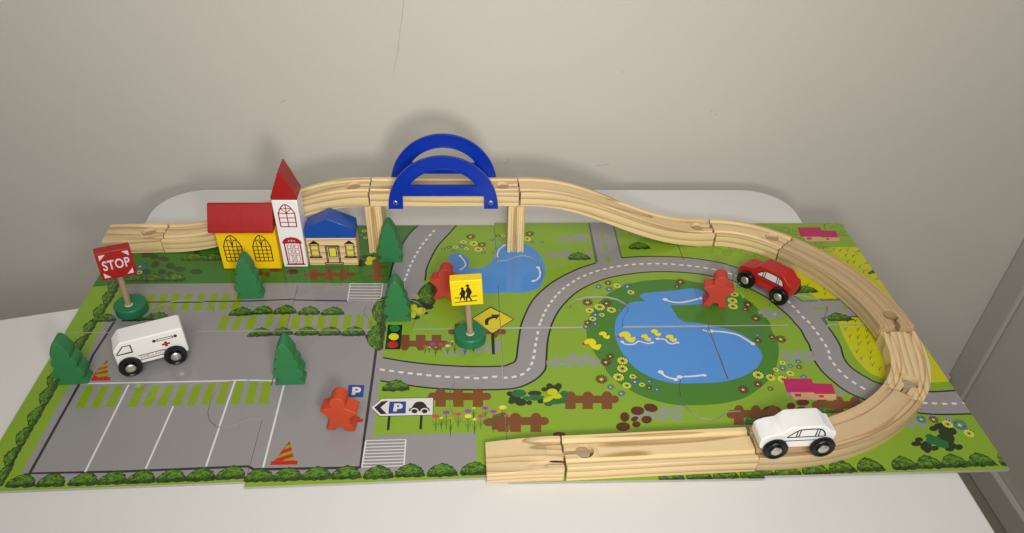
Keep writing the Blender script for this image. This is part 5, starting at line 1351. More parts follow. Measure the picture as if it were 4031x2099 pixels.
# ================================================================== THE TRACK
H = .075 * U          # thickness of a track
TW = .167 * U
PROF = [(-.5, -1), (-.5, -.03), (-.485, 0), (-.375, 0), (-.345, -.17), (-.245, -.17), (-.215, -.02), (.215, -.02), (.245, -.17), (.345, -.17), (.375, 0), (.485, 0), (.5, -.03), (.5, -1)]
HR = .78
def flatter(k):
    return [(a, b if b in (-1, 0, -.03) else b * k) for a, b in PROF]
goff = random.Random(11)
def boolean(o, cutter):
    b = o.modifiers.new('cut', 'BOOLEAN'); b.object = cutter; b.operation = 'DIFFERENCE'; b.solver = 'EXACT'
    dg = bpy.context.evaluated_depsgraph_get(); me = bpy.data.meshes.new_from_object(o.evaluated_get(dg)); o.modifiers.remove(b)
    old = o.data; o.data = me; me.name = old.name
    bpy.data.objects.remove(cutter)
def track(label, frames, m=PINE, grain_dir=None, straight=False, holes=(), pegs=(), name='track', ramp=None, groove=None, cat='toy track'):
    """frames: (x, y, z_top, heading) in cm / radians, ordered along the track"""
    loc = frames[len(frames) // 2]; loc = (loc[0], loc[1], min(f[2] for f in frames) - H)
    T = thing(name, label, cat, loc, group='wooden track sections')
    V = []; G = []; s = 0; gx, gy, gz = goff.uniform(0, 60), goff.uniform(-2, 2), goff.uniform(-6, -3)
    # a track is sawn from a straight board, so its grain runs straight even where the track bends
    gd = math.radians(grain_dir) if grain_dir is not None else math.atan2(frames[-1][1] - frames[0][1], frames[-1][0] - frames[0][0])
    zm = sum(f[2] for f in frames) / len(frames); x0_, y0_ = frames[0][0], frames[0][1]
    def gfun(p, s_, wy_, dz_):
        ax, ay = p[0] - x0_, p[1] - y0_
        st = -ax * math.sin(gd) + ay * math.cos(gd)
        if straight: return (ax * math.cos(gd) + ay * math.sin(gd) + gx, st * 1.0 + 25, dz_ * .6)
        return (s_ + gx, wy_ * .72 + st * .28 + gy, dz_ * .8 + (p[2] - zm) * .16 + gz)
    for i, (x, y, z, h) in enumerate(frames):
        if i: s += math.dist((x, y, z), frames[i - 1][:3])
        nx, ny = -math.sin(h), math.cos(h)
        k = 1 if groove is None else groove[i]; hh = H if ramp is None else ramp[i]
        a = frames[max(i - 1, 0)]; b = frames[min(i + 1, len(frames) - 1)]
        sl = math.atan2(b[2] - a[2], math.dist(a[:2], b[:2])) if ramp is None else 0
        for w, d in flatter(k):
            dd = d * H if d != -1 else -hh
            lx = -math.sin(sl) * dd; lz = math.cos(sl) * dd
            V.append((x + nx * w * TW + math.cos(h) * lx, y + ny * w * TW + math.sin(h) * lx, z + lz)); G.append(gfun(V[-1], s, w * TW, dd))
    n = len(PROF); F = []
    for i in range(len(frames) - 1):
        for j in range(n):
            F.append((i * n + j, i * n + (j + 1) % n, (i + 1) * n + (j + 1) % n, (i + 1) * n + j))
    F.append(list(range(n))[::-1]); F.append([(len(frames) - 1) * n + j for j in range(n)])
    o = mk('rail', V, F, m, T, loc, grain=G)
    for end in holes:
        f = frames[0] if end == 0 else frames[-1]; sgn = 1 if end == 0 else -1
        hx, hy = math.cos(f[3]) * sgn, math.sin(f[3]) * sgn; px, py = -hy, hx
        P = []
        for k in range(5, 32):
            a = math.pi + k * 2 * math.pi / 36; P.append((1.75 + HR * math.cos(a), HR * math.sin(a)))
        P = [(-.5, -.33), (1.0, -.33)] + [q for q in P] + [(1.0, .33), (-.5, .33)]
        P = [(-.5, .30), (1.02, .30)] + [(1.75 + HR * math.cos(a), HR * math.sin(a)) for a in [math.radians(155 - i * 310 / 26) for i in range(27)]] + [(1.02, -.30), (-.5, -.30)]
        W_ = [(f[0] + hx * a + px * b, f[1] + hy * a + py * b) for a, b in P]
        c = prism('cutter', W_, m, None, f[2] - 2.4, f[2] + 1, 'z', bevel=0, off=loc); c.parent = T
        bpy.context.view_layer.update()
        boolean(o, c)
    o.data.shade_smooth(); o.data.set_sharp_from_angle(angle=math.radians(30))
    bv = o.modifiers.new('bevel', 'BEVEL'); bv.width = .0005; bv.segments = 2; bv.limit_method = 'ANGLE'; bv.angle_limit = math.radians(50)
    for end in pegs:
        f = frames[0] if end == 0 else frames[-1]; sgn = -1 if end == 0 else 1
        hx, hy = math.cos(f[3]) * sgn, math.sin(f[3]) * sgn; px, py = -hy, hx
        P = [(-.2, .20), (1.0, .20)] + [(1.75 + .66 * math.cos(a), .66 * math.sin(a)) for a in [math.radians(160 - i * 320 / 20) for i in range(21)]] + [(1.0, -.20), (-.2, -.20)]
        prism('peg', [(f[0] + hx * a + px * b, f[1] + hy * a + py * b) for a, b in P], DOWEL, T, f[2] - H + .05, f[2] - .26, 'z', bevel=.05, off=loc, grain=lambda w: (w[0] + w[2], w[1] + gy, w[2]))
    return T
def arc(p0, p1, h0, h1, n, z0=H, z1=H):
    """smooth path between two points with given headings (degrees)"""
    a0, a1 = math.radians(h0), math.radians(h1); P0, P1 = Vector(p0), Vector(p1); ch = (P1 - P0).length
    k = ch / (3 * math.cos(abs((a1 - a0)) / 4) ** 2) * 1.0
    A = P0 + Vector((math.cos(a0), math.sin(a0))) * k; B = P1 - Vector((math.cos(a1), math.sin(a1))) * k; out = []
    for i in range(n + 1):
        t = i / n; q = P0 * (1 - t) ** 3 + A * 3 * t * (1 - t) ** 2 + B * 3 * t * t * (1 - t) + P1 * t ** 3
        d = (A - P0) * (1 - t) ** 2 + (B - A) * 2 * t * (1 - t) + (P1 - B) * t * t
        out.append((q.x, q.y, z0 + (z1 - z0) * t, math.atan2(d.y, d.x)))
    return out
def u(x, y): return (x * U, y * U)
G = .09
BL = .13
ZB = .362 * U
# 0 short ramp at the far left, 1 rising bend, 2 bridge deck, 3 falling bend, 4-7 curves, 8 straight, 9 front ramp
fr = []; n = 8
for i in range(n + 1):
    t = i / n; fr.append((-.035 * U + (.262 + .035) * U * t - G * t, (1.612 + .012 * t) * U, H + BL + .6 * t * 0, 0.05))
track('short ungrooved wooden end track at the far left, behind the stop sign', fr, holes=(1,), ramp=[H * (.55 + .45 * min(1, i / 3)) for i in range(n + 1)], groove=[0, 0, 0, .1, .2, .3, .5, .8, 1])
def esse(p0, p1, z0, z1, n=26):
    out = []
    for i in range(n + 1):
        t = i / n; s = t * t * (3 - 2 * t); s = t * t * t * (t * (6 * t - 15) + 10) * .5 + s * .5
        out.append((p0[0] + (p1[0] - p0[0]) * t, p0[1] + (p1[1] - p0[1]) * t, z0 + (z1 - z0) * s, math.atan2(p1[1] - p0[1], p1[0] - p0[0])))
    return out
track('wooden track rising from the left end behind the yellow church', esse((.262 * U + G, 1.622 * U), (1.355 * U - G, 1.618 * U), H + BL, ZB), holes=(1,), pegs=(0,))
bridge = track('straight wooden bridge deck between two blue plastic arches', [(1.355 * U + G + (2.115 - 1.355) * U * t - 2 * G * t, 1.619 * U, ZB, 0) for t in [i / 18 for i in range(19)]], holes=(1,), pegs=(0,), name='bridge', cat='toy bridge')
track('long wooden track sloping down to the right from the bridge', esse((2.115 * U + G, 1.619 * U), (3.190 * U - G, 1.662 * U), ZB, H + BL), holes=(1,), pegs=(0,))
track('short curved light pine track behind the red car', arc((3.195 * U + G, 1.660 * U), u(3.555, 1.500), 0, -45, 14, H + BL, H + BL), holes=(1,), pegs=(0,))
track('long curved brownish wooden track right of the red car', arc(u(3.560, 1.494), u(3.855, .785), -45, -90, 20, H + BL, H + .45), m=TAN, holes=(1,), pegs=(0,))
track('short curved track with bold straight grain at the right edge of the mat', arc(u(3.853, .768), u(3.706, .377), -90, -135, 14, H + .05, H + .05), m=BOLD, grain_dir=-106, straight=True, holes=(1,), pegs=(0,))
t7 = arc(u(3.698, .368), u(2.975, .108), -135, -182, 22, H + .05, H + .05)
track('long curved track under the white car at the front right', t7, m=WARM, grain_dir=-158, pegs=(0,))
track('straight grooved track along the front edge left of the white car', [(2.966 * U - (2.966 - 2.216) * U * t, (.106 - .029 * t) * U, H + .05, math.pi + .039) for t in [i / 17 for i in range(18)]], holes=(1,))
fr = []
for i in range(9):
    t = i / 8; fr.append((2.208 * U - (2.208 - 1.912) * U * t, (.076 - .002 * t) * U, H + .05 - (H * .0) * t, math.pi + .02))
rp = []
fr9 = []; g9 = []
for i in range(11):
    t = i / 10; z = H + .05 - H * .38 * (max(0, t - .15) / .85) ** 1.3
    fr9.append((2.208 * U - (2.208 - 1.912) * U * t, (.077 - .002 * t) * U, z, math.pi + .02)); rp.append(z - .05); g9.append(max(0, 1 - t * 2.2))
rampT = track('short wooden ramp with wavy grain at the front, left end of the loop', fr9, m=STRIPED, pegs=(0,), ramp=rp, groove=g9)
KNOT = mat('dark_knot', (.05, .025, .015), .6)
rl = rampT.location * 100
prism('knot', [(47.35, .62), (47.7, .54), (48.2, .52), (48.75, .50), (48.8, .58), (48.2, .66), (47.6, .70)], KNOT, rampT, H + .02, H + .062, 'z', bevel=0, off=rl)

# bridge arches and pillars ----------------------------------------
def arch(yc, zoff, lab):
    loc = bridge.location * 100
    cx, cz = 1.729 * U, .289 * U + zoff
    rx, rz = .2765 * U, .287 * U
    OUT = [(cx + rx * math.cos(math.radians(a)), cz + rz * math.sin(math.radians(a))) for a in range(0, 181, 5)]
    OUT += [(1.453 * U, .283 * U + zoff), (1.524 * U, .283 * U + zoff), (1.526 * U, .357 * U + zoff), (1.933 * U, .357 * U + zoff), (1.935 * U, .283 * U + zoff), (2.005 * U, .283 * U + zoff)]
    ir, iz = .206 * U, .216 * U; zb = .415 * U + zoff; a0 = math.degrees(math.asin((zb - cz) / iz))
    INN = [(cx + ir * math.cos(math.radians(a0 + (180 - 2 * a0) * i / 24)), cz + iz * math.sin(math.radians(a0 + (180 - 2 * a0) * i / 24))) for i in range(25)]
    a = prism('arch', OUT, PLBLUE, bridge, yc + .10, yc + .42, 'y', holes=[INN], bevel=.07, off=loc)
    # raised rims
    def rim(P, w, closed):
        c = Vector((cx, cz + 1)); V = []; F = []; n = len(P)
        Q = [Vector(p) for p in P]; inner = []
        for i in range(n):
            t = (Q[(i + 1) % n] - Q[i - 1]).normalized(); inner.append(Q[i] + Vector((-t.y, t.x)) * w)
        for y in (yc + .2, yc):
            V += [(q.x, y, q.y) for q in Q] + [(q.x, y, q.y) for q in inner]
        for i in range(n):
            j = (i + 1) % n
            F += [(2 * n + i, 2 * n + j, 3 * n + j, 3 * n + i), (i, j, 2 * n + j, 2 * n + i), (n + i, n + j, 3 * n + j, 3 * n + i)]
        return mk('rim', V, F, PLBLUE, a, loc, bevel=.04)
    rim(OUT, .17, True); rim(INN, -.17, True)
    if yc < 1.6 * U:
        for x in (1.488 * U, 1.969 * U):
            zz = .318 * U + zoff
            s = lathe('screw', [(0.001, .12), (.2, .12), (.26, .05), (.27, -.06), (.2, -.10), (0.001, -.11)], SCREW, a, 'y', 24, (x - loc[0], yc + .02 - loc[1], zz - loc[2]))
            s.data.materials.append(INK)
            b = .04
            for (w_, h_) in ((.15, .035), (.035, .15)):
                box('screw_slot', x - w_, x + w_, yc - .105, yc - .06, zz - h_, zz + h_, TYRE, a, bevel=0, off=loc)
    return a
arch(1.619 * U - TW / 2 - .43, 0, 'front'); arch(1.619 * U + TW / 2 + .01, .5, 'rear')
def pillar(x0, x1, label, tilt):
    loc = ((x0 + x1) / 2, 1.524 * U, .12)
    T = thing('bridge_pillar', label, 'pillar', loc, (0, tilt, 0), group='wooden bridge pillars')
    w = x1 - x0; P = [(-w / 2, 3.2), (-w / 2, 0)]
    for k in range(3):
        c = -w / 2 + w * (k + .9) / 3.8 + .06; P += [(c - .16, 0), (c - .07, .16), (c + .07, .16), (c + .16, 0)]
    P += [(w / 2, 0), (w / 2, 3.2)]
    gx = goff.uniform(0, 30)
    prism('post', P, PINE, T, 0, .287 * U - .16, 'z', bevel=.03, grain=lambda q: (q[2] + gx, q[0] * 1.5 + .6, q[1] * .8 - 4))
pillar(1.330 * U, 1.414 * U, 'grooved wooden pillar under the left end of the bridge', 0)
pillar(2.060 * U, 2.148 * U, 'grooved wooden pillar under the right end of the bridge, on the small pond', 0)

# ================================================================== TREES AND FIGURES
def copy_thing(src, loc, rot, label):
    r = src.copy(); C.objects.link(r); r.location = [v / 100 for v in loc]; r.rotation_euler = rot; r['label'] = label
    for ch in src.children:
        c = ch.copy(); C.objects.link(c); c.parent = r
    return r
half = [(1.37, 0), (1.38, .12), (.96, .62), (.96, .76), (1.28, .95), (1.42, 1.18), (1.40, 1.42), (1.22, 1.78), (.93, 2.10), (1.08, 2.22), (1.15, 2.42), (1.12, 2.66), (.98, 2.95), (.70, 3.22), (.82, 3.35), (.86, 3.55), (.78, 3.90), (.56, 4.40), (.36, 4.78), (.14, 5.02)]
tree_o = [(-a, b) for a, b in half] + [(a, b) for a, b in half[::-1]]
tree_o = [(a, b * 1.02) for a, b in tree_o]
tree = thing('toy_tree', 'x', 'toy tree', (0, 0, 0), group='flat green wooden toy trees')
prism('tree_block', tree_o, GRN, tree, 0, 1.6, 'y', bevel=.07, seg=2)
spots = [(.163, .563, .0, 3, 'green wooden tree at the left edge of the mat beside the printed cone'),
         (1.080, .541, .05, 1, 'green wooden tree standing in the parking lot above the white bay line'),
         (1.514, .958, .10, 2, 'green wooden tree just behind the printed traffic light'),
         (1.446, 1.440, .10, 0, 'green wooden tree in front of the left bridge pillar'),
         (.787, 1.142, .10, 2, 'green wooden tree in front of the yellow church')]
for i, (x, y, z, r, lab) in enumerate(spots):
    if i == 0:
        tree.location = (x * .22, y * .22, z / 100); tree.rotation_euler = (0, 0, math.radians(r)); tree['label'] = lab
    else: copy_thing(tree, (x * U, y * U, z), (0, 0, math.radians(r)), lab)
MEE = [(-1.25, 0.26), (-1.24, 0.02), (-0.49, 0.03), (-0.38, 0.29), (-0.22, 0.49), (0.03, 0.58), (0.26, 0.51), (0.36, 0.24), (0.43, 0.02), (1.27, 0.02), (1.32, 0.16), (1.12, 0.64), (0.94, 1.11), (0.95, 1.61), (1.26, 1.94), (1.63, 2.25), (1.69, 2.40), (1.60, 2.52), (1.15, 2.70), (0.64, 2.93), (0.77, 3.3), (0.77, 3.58), (0.63, 3.88), (0.38, 4.06), (0.10, 4.11), (-0.17, 4.06), (-0.42, 3.90), (-0.60, 3.64), (-0.66, 3.38), (-0.62, 3.12), (-0.49, 2.89), (-0.99, 2.71), (-1.48, 2.53), (-1.58, 2.40), (-1.49, 2.25), (-1.10, 1.90), (-0.83, 1.55), (-0.82, 1.20), (-1.0, .74)]
def meeple(x, y, z, r, m, label):
    T = thing('toy_figure', label, 'toy figure', (x * U, y * U, z), (0, 0, math.radians(r)), group='red wooden people figures')
    prism('figure_block', MEE, m, T, 0, 1.5, 'y', bevel=.09, seg=3)
meeple(1.327, .270, .05, -6.5, ORA, 'orange-red wooden figure in the parking lot next to the printed P sign')
meeple(1.735, 1.118, .09, -8, COR, 'red wooden figure partly hidden behind the yellow pedestrian sign')
meeple(3.064, 1.040, .20, -11, COR, 'coral red wooden figure left of the red car, above the duck pond')

# ================================================================== SIGNS
def sign(label, base, top_c, yaw, roll, H_, name, m):
    T = thing(name, label, 'toy sign', (*base, .10), group='signs on round green bases')
    r = .073 * U; lathe('base', [(r - .12, 0), (r, .1), (r, 1.0), (r - .1, 1.1)], BASEG, T, n=64)
    c = Vector(top_c) - Vector((*base, .10))
    dy = Vector((0, 0, 1.0)) - c
    foot = Vector((.0, -.3 if c.y < 0 else -.2, 1.05))
    ax = (c - foot).normalized(); q = Vector((0, 0, 1)).rotation_difference(ax).to_matrix()
    L = (c - foot).length - 1.0
    lathe('post', [(.30, -.2), (.30, L)], DOWEL, T, n=24, centre=foot, R=q, grain=lambda w: (w[2], w[0] * 2, w[1] * 2))
    lathe('glue_ring', [(.42, -.05), (.44, .03), (.34, .12), (.30, .12)], mat('dried_glue', (.55, .50, .36), .35), T, n=24, centre=foot)
    M = Euler((0, 0, yaw)).to_matrix() @ Euler((0, roll, 0)).to_matrix()
    pl = prism('sign_plate', [(-H_[0] / 2, -H_[1] / 2), (H_[0] / 2, -H_[1] / 2), (H_[0] / 2, H_[1] / 2), (-H_[0] / 2, H_[1] / 2)], m, T, -.55, .55, 'y', bevel=.10, seg=3)
    pl.matrix_local = Matrix.Translation(c / 100) @ M.to_4x4()
    return T, pl
FY = ((0, -.55, 0), (1, 0, 0), (0, 0, 1), (0, -1, 0))
T, pl = sign('red stop sign on a wooden post and round green base, back left', (.256 * U, 1.055 * U), (.279 * U, 1.022 * U, .316 * U), .455, .047, (3.2, 3.17), 'stop_sign', RED)
w2 = 1.6
tri = []
for sx in (-1, 1):
    for sz in (-1, 1):
        tri.append([(sx * 1.32, sz * 1.32), (sx * .72, sz * 1.32), (sx * 1.32, sz * .72)])
decal('corner_triangles', tri, INKW, pl, FY)
def text(body, size, m, parent, name, x, z, y, bold=0, xs=1, tilt=0, spacing=1):
    cu = bpy.data.curves.new(name, 'FONT'); cu.body = body; cu.size = size / 100; cu.align_x = 'CENTER'; cu.align_y = 'CENTER'; cu.offset = bold / 100; cu.space_character = spacing
    o = bpy.data.objects.new('tmp', cu); C.objects.link(o); bpy.context.view_layer.update()
    me = bpy.data.meshes.new_from_object(o.evaluated_get(bpy.context.evaluated_depsgraph_get())); bpy.data.objects.remove(o)
    ob = bpy.data.objects.new(name, me); me.materials.clear(); me.materials.append(m); C.objects.link(ob); ob.parent = parent
    ob.matrix_local = Matrix.Translation((x / 100, y / 100, z / 100)) @ Euler((math.pi / 2, 0, 0)).to_matrix().to_4x4() @ Matrix.Rotation(tilt, 4, 'Z') @ Matrix.Diagonal((xs, 1, 1, 1))
    return ob
text('STOP', 1.48, INKW, pl, 'lettering', 0, 0, -.562, .03, .66, 0, 1.08)
T, pl = sign('yellow pedestrian crossing sign on a round green base beside the printed arrow sign', (1.857 * U, .824 * U), (1.843 * U, .778 * U, .331 * U), .017, -.059 * -1 * -1, (3.05, 2.98), 'pedestrian_sign', SIGNY)
def pq(x, y): return ((( x - 392 - .115 * (y - 300)) / 432 - .5) * 3.05, (.5 - (y - 300 + .05 * (x - 392)) / 345) * 2.98)
pic = [[(525, 478), (545, 440), (556, 408), (582, 408), (604, 428), (612, 455), (603, 490), (610, 560), (596, 560), (580, 520), (565, 520), (548, 562), (535, 560), (548, 500), (545, 470), (536, 482)],
       [(610, 440), (618, 400), (634, 372), (655, 378), (682, 415), (697, 450), (685, 470), (672, 500), (705, 560), (690, 568), (655, 520), (640, 525), (636, 570), (622, 570), (615, 520), (628, 480), (630, 445), (618, 450)]]
pic = [[pq(*q) for q in P] for P in pic] + [circle(*pq(563, 395), .14, 14), circle(*pq(634, 358), .165, 14)]
for a, b in (((462, 524), (545, 520)), ((605, 515), (625, 513)), ((688, 503), (768, 496)), ((470, 586), (772, 562))): pic.append(strip([pq(*a), pq(*b)], .095))
pl2 = decal('pedestrian_print', pic, INK, pl, FY)

# ================================================================== HOUSES
def frame_y(y): return ((0, y, 0), (1, 0, 0), (0, 0, 1), (0, -1, 0))
def L_(P, w): return strip(P, w)
def gothic(x0, x1, z0, zs, zt):
    xm = (x0 + x1) / 2; P = [(x0, z0), (x0 - .02, zs)]
    P += [(x0 + (xm - x0) * t, zs + (zt - zs) * math.sin(t * math.pi / 2) ** .8) for t in (.25, .5, .75)] + [(xm, zt)]
    P += [(x1 - (x1 - xm) * t, zs + (zt - zs) * math.sin(t * math.pi / 2) ** .8) for t in (.75, .5, .25)] + [(x1 + .02, zs), (x1, z0)]
    return P
def lattice(P, x0, x1, z0, zs, zt, w, cols, rows):
    out = [L_(P, w), L_([P[0], P[-1]], w)]
    for k in range(1, cols):
        x = x0 + (x1 - x0) * k / cols; out.append(L_([(x, z0), (x, zs + (.0 if k != cols / 2 else zt - zs))], w * .8))
    for k in range(1, rows + 1):
        z = z0 + (zs - z0) * k / rows; out.append(L_([(x0, z), (x1, z)], w * .8))
    return out
HD = .105 * U
church = thing('church_nave', 'yellow wooden church block with red roof and two black arched windows', 'toy house', (.6035 * U, 1.39 * U, .10))
NW, NH = .292 * U, .232 * U
box('wall', 0, NW, 0, HD * 1.25, 0, NH, YEL, church, bevel=.10)
prism('roof', [(-.55, NH + .02), (HD * 1.25 + .5, NH + .02), (HD * 1.25 + .45, NH + .32), (HD * .62 + .12, NH + 2.62), (HD * .62 - .12, NH + 2.62), (-.5, NH + .30)], RED, church, -.52, NW + .02, 'x', bevel=.09)
for x0, x1 in ((.62, 2.52), (3.78, 5.66)):
    P = gothic(x0, x1, 1.1, 3.05, 4.5); xm = (x0 + x1) / 2
    out = lattice(P, x0, x1, 1.1, 3.05, 4.5, .115, 4, 4)
    q = (x1 - x0) / 4
    out += [L_([(x0 + q, 3.05), (x0 + q * .95, 3.9)], .07), L_([(x1 - q, 3.05), (x1 - q * .95, 3.9)], .07), L_([(x0 + q * .7, 3.9), (x1 - q * .7, 3.9)], .06), L_([(x0 + q, 3.95), (xm - .15, 3.7), (xm, 3.05)], .08), L_([(x1 - q, 3.95), (xm + .15, 3.7), (xm, 3.05)], .08)]
    decal('window_print', out, INK, church, frame_y(0))
tower = thing('church_tower', 'white wooden church tower with red pointed roof and red door', 'toy house', (.905 * U, 1.404 * U, .10))
TWW, TH = .1225 * U, .397 * U
box('wall', 0, TWW, 0, .118 * U, 0, TH, WHT, tower, bevel=.12)
prism('roof', [(-.02, TH + .02), (TWW + .06, TH + .02), (TWW + .06, TH + .35), (TWW / 2 + .10, TH + 3.5), (TWW / 2 - .06, TH + 3.5), (-.02, TH + .35)], RED, tower, -.03, .118 * U + .03, 'y', bevel=.09)
P = gothic(.52, 2.22, 5.42, 7.1, 8.2); out = lattice(P, .52, 2.22, 5.42, 7.1, 8.2, .13, 2, 3)
out += [L_([(.75, 7.75), (1.37, 7.15)], .09), L_([(2.0, 7.75), (1.37, 7.15)], .09), L_([(.85, 7.72), (1.9, 7.72)], .08)]
decal('window_print', out, INKR, tower, frame_y(0))
dr = [[(.28, 3.25), (.45, 3.65), (.8, 3.95), (1.36, 4.08), (1.95, 3.95), (2.3, 3.65), (2.48, 3.25), (2.2, 3.18), (1.36, 3.25), (.55, 3.18)], [(.30, .30), (2.48, .30), (2.3, .55), (.52, .55)]]
dr += [L_([(.58, .5), (.52, 3.25)], .16), L_([(2.24, .5), (2.24, 3.25)], .16), L_([(1.30, .5), (1.30, 3.2)], .05), L_([(1.46, .5), (1.46, 3.2)], .05)]
for x0, x1 in ((.78, 1.16), (1.60, 2.0)):
    for z0, z1 in ((.72, 1.68), (1.86, 2.36), (2.55, 3.02)):
        dr += [L_([(x0, z0), (x0, z1)], .07), L_([(x1, z0), (x1, z1)], .07), L_([(x0 - .03, z0), (x1 + .03, z0)], .07), L_([(x0 - .03, z1), (x1 + .03, z1)], .07)]
decal('door_print', dr, INKR, tower, frame_y(0))
decal('fanlight_print', [[(.95, 3.5), (1.15, 3.5), (1.1, 3.72)], [(1.25, 3.5), (1.48, 3.5), (1.36, 3.8)], [(1.58, 3.5), (1.78, 3.5), (1.62, 3.72)]], INKW, tower, frame_y(0), .025)
hs = thing('blue_roof_house', 'small natural wood house with blue gabled roof, yellow printed windows and door', 'toy house', (1.0345 * U, 1.418 * U, .09))
BW, BH = .249 * U, .168 * U
box('wall', 0, BW, 0, HD, 0, BH, PINE, hs, bevel=.08, grain=lambda w: (w[0] + 40, w[2] * 1.3 + 1.5, w[1] - 3.4))
prism('roof', [(-.03, BH + .01), (BW + .03, BH + .01), (BW - .02, BH + 1.28), (BW * .5 - .1, BH + 2.55), (.02, BH + 1.28)], BLUE, hs, -.03, HD + .03, 'y', bevel=.09)
wk = []; wy = []
for cx in (.83, 4.72):
    wk += [[(cx - .62, 2.92), (cx + .62, 2.92), (cx, 3.42)], [(cx - .72, 1.05), (cx + .72, 1.05), (cx + .72, 1.28), (cx - .72, 1.28)], L_([(cx - .50, 1.2), (cx - .50, 2.95)], .07), L_([(cx + .50, 1.2), (cx + .50, 2.95)], .07), L_([(cx - .40, 1.2), (cx - .40, 2.9)], .05), L_([(cx + .40, 1.2), (cx + .40, 2.9)], .05), L_([(cx - .4, 2.02), (cx + .4, 2.02)], .05), L_([(cx - .4, 2.16), (cx + .4, 2.16)], .05), L_([(cx - .4, 2.72), (cx + .4, 2.72)], .05), L_([(cx - .4, 1.42), (cx + .4, 1.42)], .05)]
    wy += [[(cx - .33, 2.22), (cx + .33, 2.22), (cx + .33, 2.66), (cx - .33, 2.66)], [(cx - .33, 1.48), (cx + .33, 1.48), (cx + .33, 1.96), (cx - .33, 1.96)]]
for a in ([(2.02, .42), (2.02, 2.72)], [(3.52, .42), (3.52, 2.72)], [(1.99, 2.72), (3.55, 2.72)], [(2.16, .42), (2.16, 2.56)], [(3.38, .42), (3.38, 2.56)], [(2.14, 2.58), (3.4, 2.58)], [(2.36, 1.2), (2.36, 2.42)], [(3.18, 1.2), (3.18, 2.42)], [(2.34, 2.42), (3.2, 2.42)], [(2.34, 1.2), (3.2, 1.2)], [(1.75, .42), (3.8, .42)], [(1.75, .16), (3.8, .16)], [(1.77, .16), (1.77, .42)], [(3.78, .16), (3.78, .42)]): wk.append(L_(a, .10))
wy.append([(2.44, 1.28), (3.10, 1.28), (3.10, 2.34), (2.44, 2.34)])
decal('window_print', wk, INK, hs, frame_y(0)); decal('window_glow_print', wy, INKY, hs, frame_y(0))

# ================================================================== CARS
CARP = [(-1.15, .82), (-1.32, 1.15), (-1.32, 1.95), (-1.05, 2.22), (-.5, 2.45), (.32, 2.58), (.95, 3.28), (1.12, 3.33), (3.75, 3.36), (3.98, 3.27), (4.62, 2.68), (5.0, 2.58), (5.15, 2.25), (5.05, .95), (4.9, .82)]
def wheels(T, xs, hw, r, blur=0):
    for x in xs:
        for s in (-1, 1):
            w = lathe('wheel', [(r * .55, 0), (r * .93, .0), (r, .08), (r, .42), (r * .92, .52), (r * .80, .53), (r * .70, .44), (r * .56, .42), (r * .52, .50), (.001, .50)], TYRE, T, 'y', 44, (0, 0, 0))
            w.matrix_local = Matrix.Translation((x / 100, s * hw / 100, r / 100)) @ Matrix.Rotation(0 if s > 0 else math.pi, 4, 'Z')
            lathe('hubcap', [(.001, .66), (.2, .65), (.36, .61), (.46, .54), (.47, .40), (.001, .38)], HUB, w, 'y', 28, (0, 0, 0))
def car(name, label, cat, loc, head, m, prof, bw, wb, r, rot_extra=0):
    T = thing(name, label, cat, loc, (0, 0, head), group='wooden toy vehicles')
    prism('body', prof, m, T, -bw / 2, bw / 2, 'y', bevel=.14, seg=3)
    wheels(T, (0, wb), bw / 2 + .05, r)
    for x in (0, wb): lathe('axle', [(.12, -bw / 2 - .2), (.12, bw / 2 + .2)], HUB, T, 'y', 12, (x, 0, r))
    return T
def car_windows(T, bw, y, fill):
    q = [(.86, 2.13), (1.12, 2.46), (1.5, 2.80), (1.95, 3.02), (3.3, 3.04), (3.68, 2.92), (3.98, 2.62), (4.16, 2.15)]
    o = [strip(smoothed(q, 3, False), .12), strip([(.84, 2.13), (4.19, 2.13)], .11), strip([(-.2, 1.70), (4.2, 1.70)], .09)]
    for x in (1.62, 1.86, 3.30, 3.54): o.append(strip([(x, 2.13), (x, 2.93 if x < 1.7 else 3.02)], .10))
    for side in (-1, 1):
        fr = ((0, side * bw / 2, 0), (1, 0, 0), (0, 0, 1), (0, side, 0))
        if fill: decal('window_print', [q], INKW, T, fr, .010)
        decal('window_outline_print', o, INK if not fill else INKM, T, fr, .02)
CW = 2.15
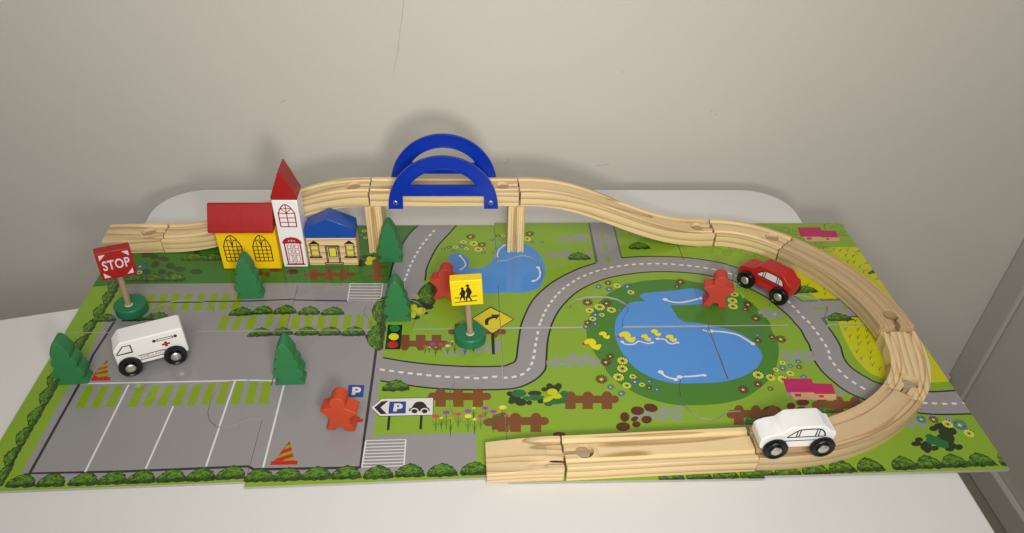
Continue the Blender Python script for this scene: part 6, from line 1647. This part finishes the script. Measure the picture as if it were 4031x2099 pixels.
# near wheel line is the contact seen in the photograph; the body centre lies half a width behind it
def place(c1, c2, halfw):
    a = math.atan2(c2[1] - c1[1], c2[0] - c1[0]); n = (-math.sin(a), math.cos(a))
    return (c1[0] * U + n[0] * halfw, c1[1] * U + n[1] * halfw), a
(pos, a) = place((3.260, 1.206), (3.3855, 1.067), CW / 2 + .3)
red = car('toy_car', 'red wooden toy car with white printed windows on the curved road', 'toy car', (*pos, .19), a, CARRED, CARP, CW, 4.13, 1.05)
car_windows(red, CW, 0, True)
(pos, a) = place((3.022, .028), (3.210, .035), CW / 2 + .3)
WR = 1.04
wht = car('toy_car', 'white wooden toy car standing on the curved track at the front right', 'toy car', (*pos, H + .06), a, WHT, CARP, CW, 4.13, 1.05)
car_windows(wht, CW, 0, False)
(pos, a) = place((.399, .618), (.566, .689), 1.15 + .3)
AMB = [(-.9, .85), (-1.02, 1.2), (-1.0, 2.95), (-.30, 3.75), (-.1, 3.82), (5.15, 3.82), (5.32, 3.65), (5.32, 1.0), (5.15, .85)]
amb = car('ambulance', 'white wooden toy ambulance with red cross in the parking lot', 'toy ambulance', (*pos, .03), a, WHT, AMB, 2.3, 4.04, 1.04)
# the long top edges of the ambulance are planed off at an angle
for side in (-1,):
    fr = ((0, side * 1.15, 0), (1, 0, 0), (0, 0, 1), (0, side, 0))
    k = [strip([(-.86, 2.50), (-.08, 3.36), (.56, 3.32), (.58, 2.50), (-.86, 2.50)], .10), strip([(.9, 1.84), (3.4, 1.84)], .09), strip([(.9, 1.31), (3.4, 1.31)], .09), strip([(2.88, 3.20), (4.28, 3.20)], .07), strip([(2.88, 2.98), (4.28, 2.98)], .07), strip([(2.90, 2.96), (2.90, 3.22)], .09), strip([(4.26, 2.96), (4.26, 3.22)], .09), circle(2.63, 3.10, .17, 14), circle(4.52, 3.10, .17, 14)]
    decal('outline_print', k, INK, amb, fr)
    decal('lamp_print', [circle(2.63, 3.10, .10, 12), circle(4.52, 3.10, .10, 12)], INKM, amb, fr, .02)
    decal('cross_print', [[(3.42, 2.14), (3.66, 2.14), (3.66, 2.34), (3.90, 2.34), (3.90, 2.56), (3.66, 2.56), (3.66, 2.76), (3.42, 2.76), (3.42, 2.56), (3.18, 2.56), (3.18, 2.34), (3.42, 2.34)]], INKR, amb, fr, .02)
text('AMBULANCE', .44, mat('faded_red_ink', (.40, .10, .11), .5), amb, 'lettering', 2.22, 1.575, -1.165, 0, .80, 0, 1.2)
